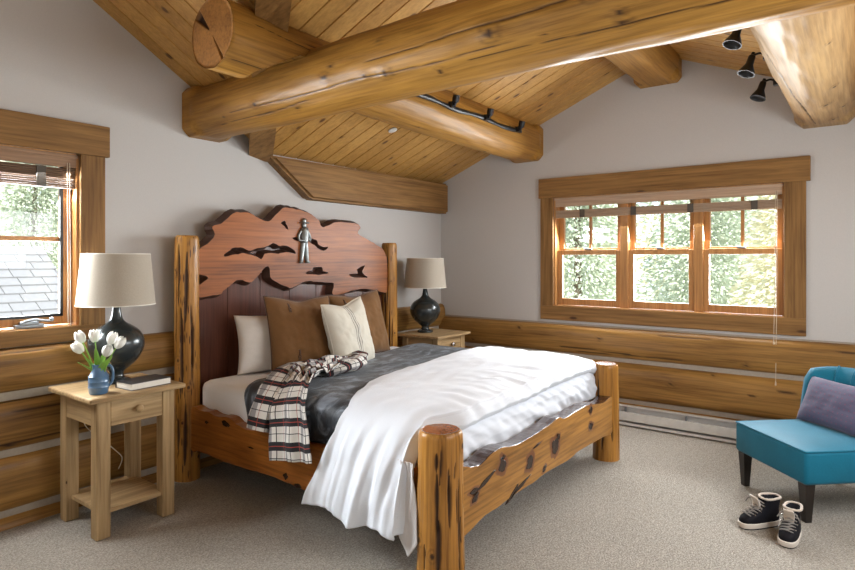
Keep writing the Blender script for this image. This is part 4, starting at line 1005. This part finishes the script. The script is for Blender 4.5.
t2 = thing('track_light', 'grey rail with three black bell spotlights on the top right log purlin', 'track light', (4.4, .49, 2.66))
bm = BM(); tube(bm, [(3.60, .47, 2.70), (4.85, .47, 2.585)], .024, 4); obj('rail', bm, M['grey_metal'], t2)
for x, z in ((3.67, 2.69), (4.13, 2.645), (4.61, 2.60)):
    spot_head(t2, (x, .50, z), (-.25, .25, -.93), .115, .020, .050, M['black'], (-.03, .075, .0))

# ceiling sprinkler disc
bm = BM(); xx, yy = 3.60, 3.05; zz = zN(xx, yy)
lathe(bm, [(0, 0), (.036, 0), (.036, -.008), (.026, -.012), (0, -.013)], 28, M=Matrix.Translation((xx, yy, zz+.002)) @ Matrix.Rotation(math.atan(-RA), 4, 'X'))
o = obj('sprinkler_cover', bm, M['white'], smooth=True); tag(o, 'small round white sprinkler cover on the plank ceiling', 'sprinkler cover')

# ------------------------------------------------------------------ teal chair
uu = Vector((-.735, -.678, 0)).normalized(); ww = Vector((.678, -.735, 0)).normalized()
cw, cdp = .60, .66
org = Vector((4.10, .67, 0))     # outer front-left corner
ch = thing('slipper_chair', 'armless teal velvet slipper chair with dark tapered legs by the right wall', 'chair', tuple(org+uu*cw/2+ww*cdp/2))
CM = Matrix((uu, ww, Vector((0, 0, 1)))).transposed().to_4x4(); CM.translation = org
# handedness check: keep face normals right
def cbm(bm):
    bmesh.ops.transform(bm, matrix=CM, verts=bm.verts); bmesh.ops.recalc_face_normals(bm, faces=bm.faces); return bm
bm = BM(); n = 24
def seat_pt(u, v):   # crowned seat top, narrower at the back
    x = cw*u; y = cdp*v; z = .385+.022*(1-(2*u-1)**4)*(1-(2*v-1)**4); return (x, y, z)
box(bm, 0, cw, 0, cdp, .205, .385, bevel=.022, seg=4)
G = [[bm.verts.new(seat_pt(i/n*.97+.015, j/n*.97+.015)) for j in range(n+1)] for i in range(n+1)]
for i in range(n):
    for j in range(n): bm.faces.new((G[i][j], G[i+1][j], G[i+1][j+1], G[i][j+1]))
obj('seat', cbm(bm), M['teal'], ch, 'all')
bm = BM(); e = .006; loop = [(e, e), (cw-e, e), (cw-e, cdp-e), (e, cdp-e)]
pts = []
for (a, b), (c, d) in zip(loop, loop[1:]+loop[:1]):
    for k in range(10): pts.append((lerp(a, c, k/10), lerp(b, d, k/10), .382))
pts.append(pts[0]); tube(bm, pts, .006, 8); obj('piping', cbm(bm), M['teal'], ch, 'all')
# curved backrest that wraps forward at both sides
bm = BM(); nb = 48; rows = []
def back_c(t):      # t 0..1 across; centre line in plan
    x = lerp(-.015, cw+.015, t); y = cdp-.04-.17*(abs(2*t-1)**3.2); return Vector((x, y, 0))
for i in range(nb+1):
    t = i/nb; c = back_c(t); c2 = back_c(min(1, t+.01)); c1 = back_c(max(0, t-.01)); d_ = (c2-c1).normalized(); nrm = Vector((-d_.y, d_.x, 0))
    zt = .735-.035*(abs(2*t-1)**6); th = .055*(1-.0*(abs(2*t-1)**8)); prof = []
    for (o_, z) in ((-.9, .37), (-1, .45), (-1.05, .55), (-1, .65), (-.85, .70), (-.45, .728), (0, .737), (.45, .728), (.85, .70), (1, .65), (1, .5), (1, .30), (.9, .23), (-.7, .23)):
        zz = z if z < .6 else .6+(z-.6)*(zt-.6)/.137
        prof.append(c+nrm*(o_*th)+Vector((0, .05*(zz-.4)/.35, zz)))
    if i in (0, nb):
        cc_ = sum(prof, Vector())/len(prof); prof = [cc_+(p-cc_)*.72 for p in prof]
    rows.append([bm.verts.new(p) for p in prof])
for a, b in zip(rows, rows[1:]):
    for k in range(len(a)): bm.faces.new((a[k], a[(k+1) % len(a)], b[(k+1) % len(a)], b[k]))
bm.faces.new(rows[0]); bm.faces.new(rows[-1][::-1])
bo = obj('backrest', cbm(bm), M['teal'], ch, 'all')
for t in (.18, .36, .54, .72, .88):
    bm = BM(); c = back_c(t); d_ = (back_c(t+.01)-back_c(t-.01)).normalized(); nrm = Vector((-d_.y, d_.x, 0)); pts = []
    for (o_, z) in ((-.95, .40), (-1.07, .48), (-1.10, .55), (-1.06, .65), (-.9, .708), (-.45, .735), (0, .734)): pts.append(c+nrm*(o_*.055)+Vector((0, .05*(z-.4)/.35, z)))
    tube(bm, catmull(pts, 4), .004, 6); obj('seam_piping', cbm(bm), M['teal'], bo, 'all')
for (x, y) in ((.045, .04), (cw-.045, .04), (.05, cdp-.05), (cw-.05, cdp-.05)):
    bm = BM(); vs_ = box(bm, -.028, .028, -.028, .028, 0, .205)
    for v in bm.verts:
        if v.co.z < .1: v.co.x *= .6; v.co.y *= .6
        v.co.x += x; v.co.y += y
    obj('leg', cbm(bm), M['legwood'], ch)
cp_ = org+uu*.26+ww*(cdp-.24)
pillow('lumbar_pillow', 'small purple dotted lumbar pillow leaning on the teal chair back', tuple(org+uu*.29+ww*.405+Vector((0, 0, .402))), tuple(uu*.96+Vector((0, 0, .0))+ww*.10), tuple(ww*.45+Vector((0, 0, 1))), .50, .29, .13, M['purple'], 31, pinch=.05)

# ------------------------------------------------------------------ boots
def boot(label, loc, rz):
    t = thing('winter_boot', label, 'boot', loc, rz, 'boots on the carpet in front of the chair'); t.scale = (.92, .95, .88)
    def ring(x0, x1, w, z, n=36, heel=.75, lean=0):
        out = []
        for i in range(n):
            a = 2*PI*i/n; cx = (x0+x1)/2; hx = (x1-x0)/2; ca, sa = math.cos(a), math.sin(a)
            ww_ = w/2*(1 if ca > 0 else 1); sh = 1+.12*ca
            x = cx+hx*math.copysign(abs(ca)**.8, ca); y = ww_*math.copysign(abs(sa)**.78, sa)*(sh if ca > 0 else .92)
            out.append(Vector((x, y+.008*max(0, ca), z)))
        return out
    def loft(rs, m, nm, par, smooth='all'):
        bm = BM(); V = [[bm.verts.new(p) for p in r] for r in rs]; n = len(V[0])
        for a, b in zip(V, V[1:]):
            for i in range(n): bm.faces.new((a[i], a[(i+1) % n], b[(i+1) % n], b[i]))
        bm.faces.new(V[0][::-1]); bm.faces.new(V[-1]); return obj(nm, bm, m, par, smooth, world=False)
    loft([ring(-.001, .246, .086, 0), ring(-.003, .25, .09, .004), ring(-.003, .25, .09, .009)], M['boot'], 'outsole', t, True)
    loft([ring(-.004, .252, .092, .008), ring(-.006, .256, .096, .018), ring(-.004, .254, .094, .034), ring(.0, .25, .088, .037)], M['sole'], 'midsole', t, True)
    up = loft([ring(0, .248, .088, .034), ring(-.002, .248, .09, .045), ring(-.002, .238, .088, .062), ring(0, .212, .084, .078), ring(.0, .175, .078, .092), ring(0, .145, .074, .108), ring(-.003, .125, .074, .13), ring(-.006, .118, .078, .152), ring(-.008, .116, .082, .165), ring(.0, .108, .07, .166), ring(.01, .098, .055, .14)], M['boot'], 'upper', t)
    bm = BM(); r_ = ring(-.006, .112, .080, .168); r_.append(r_[0])
    tube(bm, r_, lambda q: .0065+.002*N(q*30, 0, 0), 10); obj('fleece_collar', bm, M['fleece'], up, 'all', world=False)
    bm = BM(); G = []
    for k in range(7):
        q = k/6; G.append([bm.verts.new((.130+.022*q-.045*q*(1-q)+.012, s*.026*(1-.3*abs(q-.5)), .110+.068*q)) for s in (-1, -.4, .4, 1)])
    for a, b in zip(G, G[1:]):
        for k in range(3): bm.faces.new((a[k], a[k+1], b[k+1], b[k]))
    o = obj('tongue', bm, M['fleece'], up, 'all', world=False); solid(o, .010, 0)
    bm = BM()
    fr = [(.212, .082), (.192, .090), (.172, .099), (.155, .109), (.142, .122), (.134, .138), (.130, .152)]
    for k, (x, z) in enumerate(fr):
        tube(bm, catmull([(x-.012, -.033, z-.008), (x, -.018, z+.002), (x+.004, 0, z+.006), (x, .018, z+.002), (x-.012, .033, z-.008)], 4), .0034, 6)
        if k < len(fr)-1:
            x2, z2 = fr[k+1]; tube(bm, [(x-.004, -.026, z-.001), (x+.003, 0, z+.009), (x2-.002, .026, z2)], .003, 6)
    tube(bm, catmull([(.136, 0, .155), (.155, .03, .165), (.165, .05, .14), (.15, .052, .12)], 5), .003, 6); tube(bm, catmull([(.136, 0, .155), (.16, -.03, .16), (.168, -.048, .13)], 5), .003, 6)
    obj('laces', bm, M['lace'], up, 'all', world=False)
    for k, (x, z) in enumerate(fr[1::2]):
        for s in (-1, 1):
            bm = BM(); lathe(bm, [(0, 0), (.005, 0), (.004, .004), (0, .005)], 10, M=Matrix.Translation((x-.014, s*.036, z-.008)) @ Matrix.Rotation(-s*PI/2, 4, 'X'))
            obj('eyelet', bm, M['steel'], up, True, world=False)
    return t
boot('black laced winter boot with white sole and toe pointing left, the left of the pair', (3.60, .385, 0), math.radians(138))
boot('black laced winter boot right of its mate, nearest the chair leg', (3.545, .300, 0), math.radians(173))

# ------------------------------------------------------------------ outside
bm = BM(); box(bm, -25, 45, -25, 45, -3.6, -3.5); struct(obj('ground', bm, M['ground']))
def conifer(bm, h, r, nq, seed, tip=.10):
    R = random.Random(seed)
    for _ in range(nq):
        t = R.random()**.8; z = h*(.08+.92*t); rad = r*(1-t)**.75*(.25+.75*R.random()); a = R.uniform(0, 2*PI)
        c = Vector((rad*math.cos(a), rad*math.sin(a), z-.25*rad)); s = R.uniform(.6, 1.4)*tip
        d = Vector((math.cos(a), math.sin(a), -.25+R.uniform(-.4, .5))).normalized(); e_ = Vector((R.uniform(-1, 1), R.uniform(-1, 1), R.uniform(-1, 1))); e_ = (e_-d*e_.dot(d)).normalized()
        p = [c-d*s*1.1, c+e_*s*.5, c+d*s*1.1, c-e_*s*.5]; bm.faces.new([bm.verts.new(x) for x in p])
protos = []
for sd, mm in ((1, 'needle_g'), (2, 'needle_g'), (3, 'needle_y')):
    t = thing('pine_tree', '', 'tree'); bm = BM(); conifer(bm, 9, 2.2, 42000, sd, .05); obj('foliage', bm, M[mm], t, world=False)
    bm = BM(); tube(bm, [(0, 0, 0), (.05, 0, 4), (0, 0, 8.6)], lambda q: .16*(1-.85*q), 10); obj('trunk', bm, M['trunk'], t, True, world=False); protos.append(t)
used = set()
spots = [(12.0, 5.0, 0, 1.0), (15.8, 3.2, 1, 1.1), (11.6, .7, 2, .95), (16.2, -1.2, 0, 1.1), (19.5, 3.0, 1, 1.2), (20.5, 8.4, 0, 1.25),
         (6.2, 17.6, 1, 1.05), (1.4, 17.8, 0, 1.1), (4.2, 22.5, 1, 1.3), (9.6, 22.5, 0, 1.3), (-1.2, 22.6, 1, 1.2)]
tl_ = ['pine tree outside the triple window', 'pine tree beyond the shingle roof outside the left window']
for i, (x, y, k, s) in enumerate(spots):
    o = protos[k] if k not in used else copy_tree(protos[k]); used.add(k)
    o.location = (x, y, -3.5); o.scale = (s, s, s); o.rotation_euler = (0, 0, i*1.7)
    far = i >= 6; kind = 'pale yellow-green sunlit' if k == 2 else ('soft green' if k == 0 else 'dusty green')
    o['label'] = kind+' '+tl_[far]; o['group'] = ('%s pines %s' % (kind, 'beyond the roof' if far else 'outside the right window'))
# neighbouring shed with grey shingle roof (seen through the left window)
sh = thing('garden_building', 'neighbouring building with grey shingled roof outside the left window', 'building', (2.0, 11, -3.5))
bm = BM(); box(bm, -.2, 3.6, 8.6, 13.4, -3.5, .2); obj('building_wall', bm, M['siding'], sh)
bm = BM(); rows_ = 16
# gable ridge along X at y 11; slope facing the house, built of lapped courses
for k in range(rows_):
    y0 = lerp(8.2, 11.0, k/rows_); y1 = lerp(8.2, 11.0, (k+1.35)/rows_); z0 = lerp(-.30, 1.55, k/rows_)+.03; z1 = lerp(-.30, 1.55, (k+1.35)/rows_)
    R = random.Random(k); x = -.5-R.random()*.3; 
    while x < 4.0:
        w = R.uniform(.26, .36); prism(bm, [Vector((x+.006, y0, z0)), Vector((min(4.0, x+w)-.006, y0, z0)), Vector((min(4.0, x+w)-.006, y1, z1)), Vector((x+.006, y1, z1))], (0, 0, .018)); x += w
prism(bm, [Vector((-.6, 8.2, -.34)), Vector((-.6, 11, 1.51)), Vector((-.6, 13.8, -.34))], (4.55, 0, 0))
obj('shingle_roof', bm, M['shingle'], sh)

def forest(name, pts_fn, n, seed, label):
    R = random.Random(seed); bm = BM()
    for _ in range(n):
        c, r = pts_fn(R); s_ = R.uniform(.1, .22)
        d = Vector((R.uniform(-1, 1), R.uniform(-1, 1), R.uniform(-.8, .8))).normalized(); e_ = d.orthogonal().normalized()
        f = bm.faces.new([bm.verts.new(c+v) for v in (-d*s_, e_*s_*.5, d*s_, -e_*s_*.5)]); f.material_index = int(N(c.x*.3, c.y*.3, c.z*.3) > .12)
    o = obj(name, bm, [M['needle_g'], M['needle_y']]); o['kind'] = 'stuff'; o['label'] = label; o['category'] = 'forest'
forest('forest_slope', lambda R: (Vector((25+R.uniform(-1, 1), R.uniform(-6, 17), R.uniform(-3.4, 9))), 0), 26000, 5, 'dense pale forest on the slope beyond the triple window')
forest('forest_slope', lambda R: (Vector((R.uniform(-5, 18), 28+R.uniform(-1, 1), R.uniform(-3.4, 11))), 0), 26000, 6, 'dense pale forest beyond the grey shingle roof')
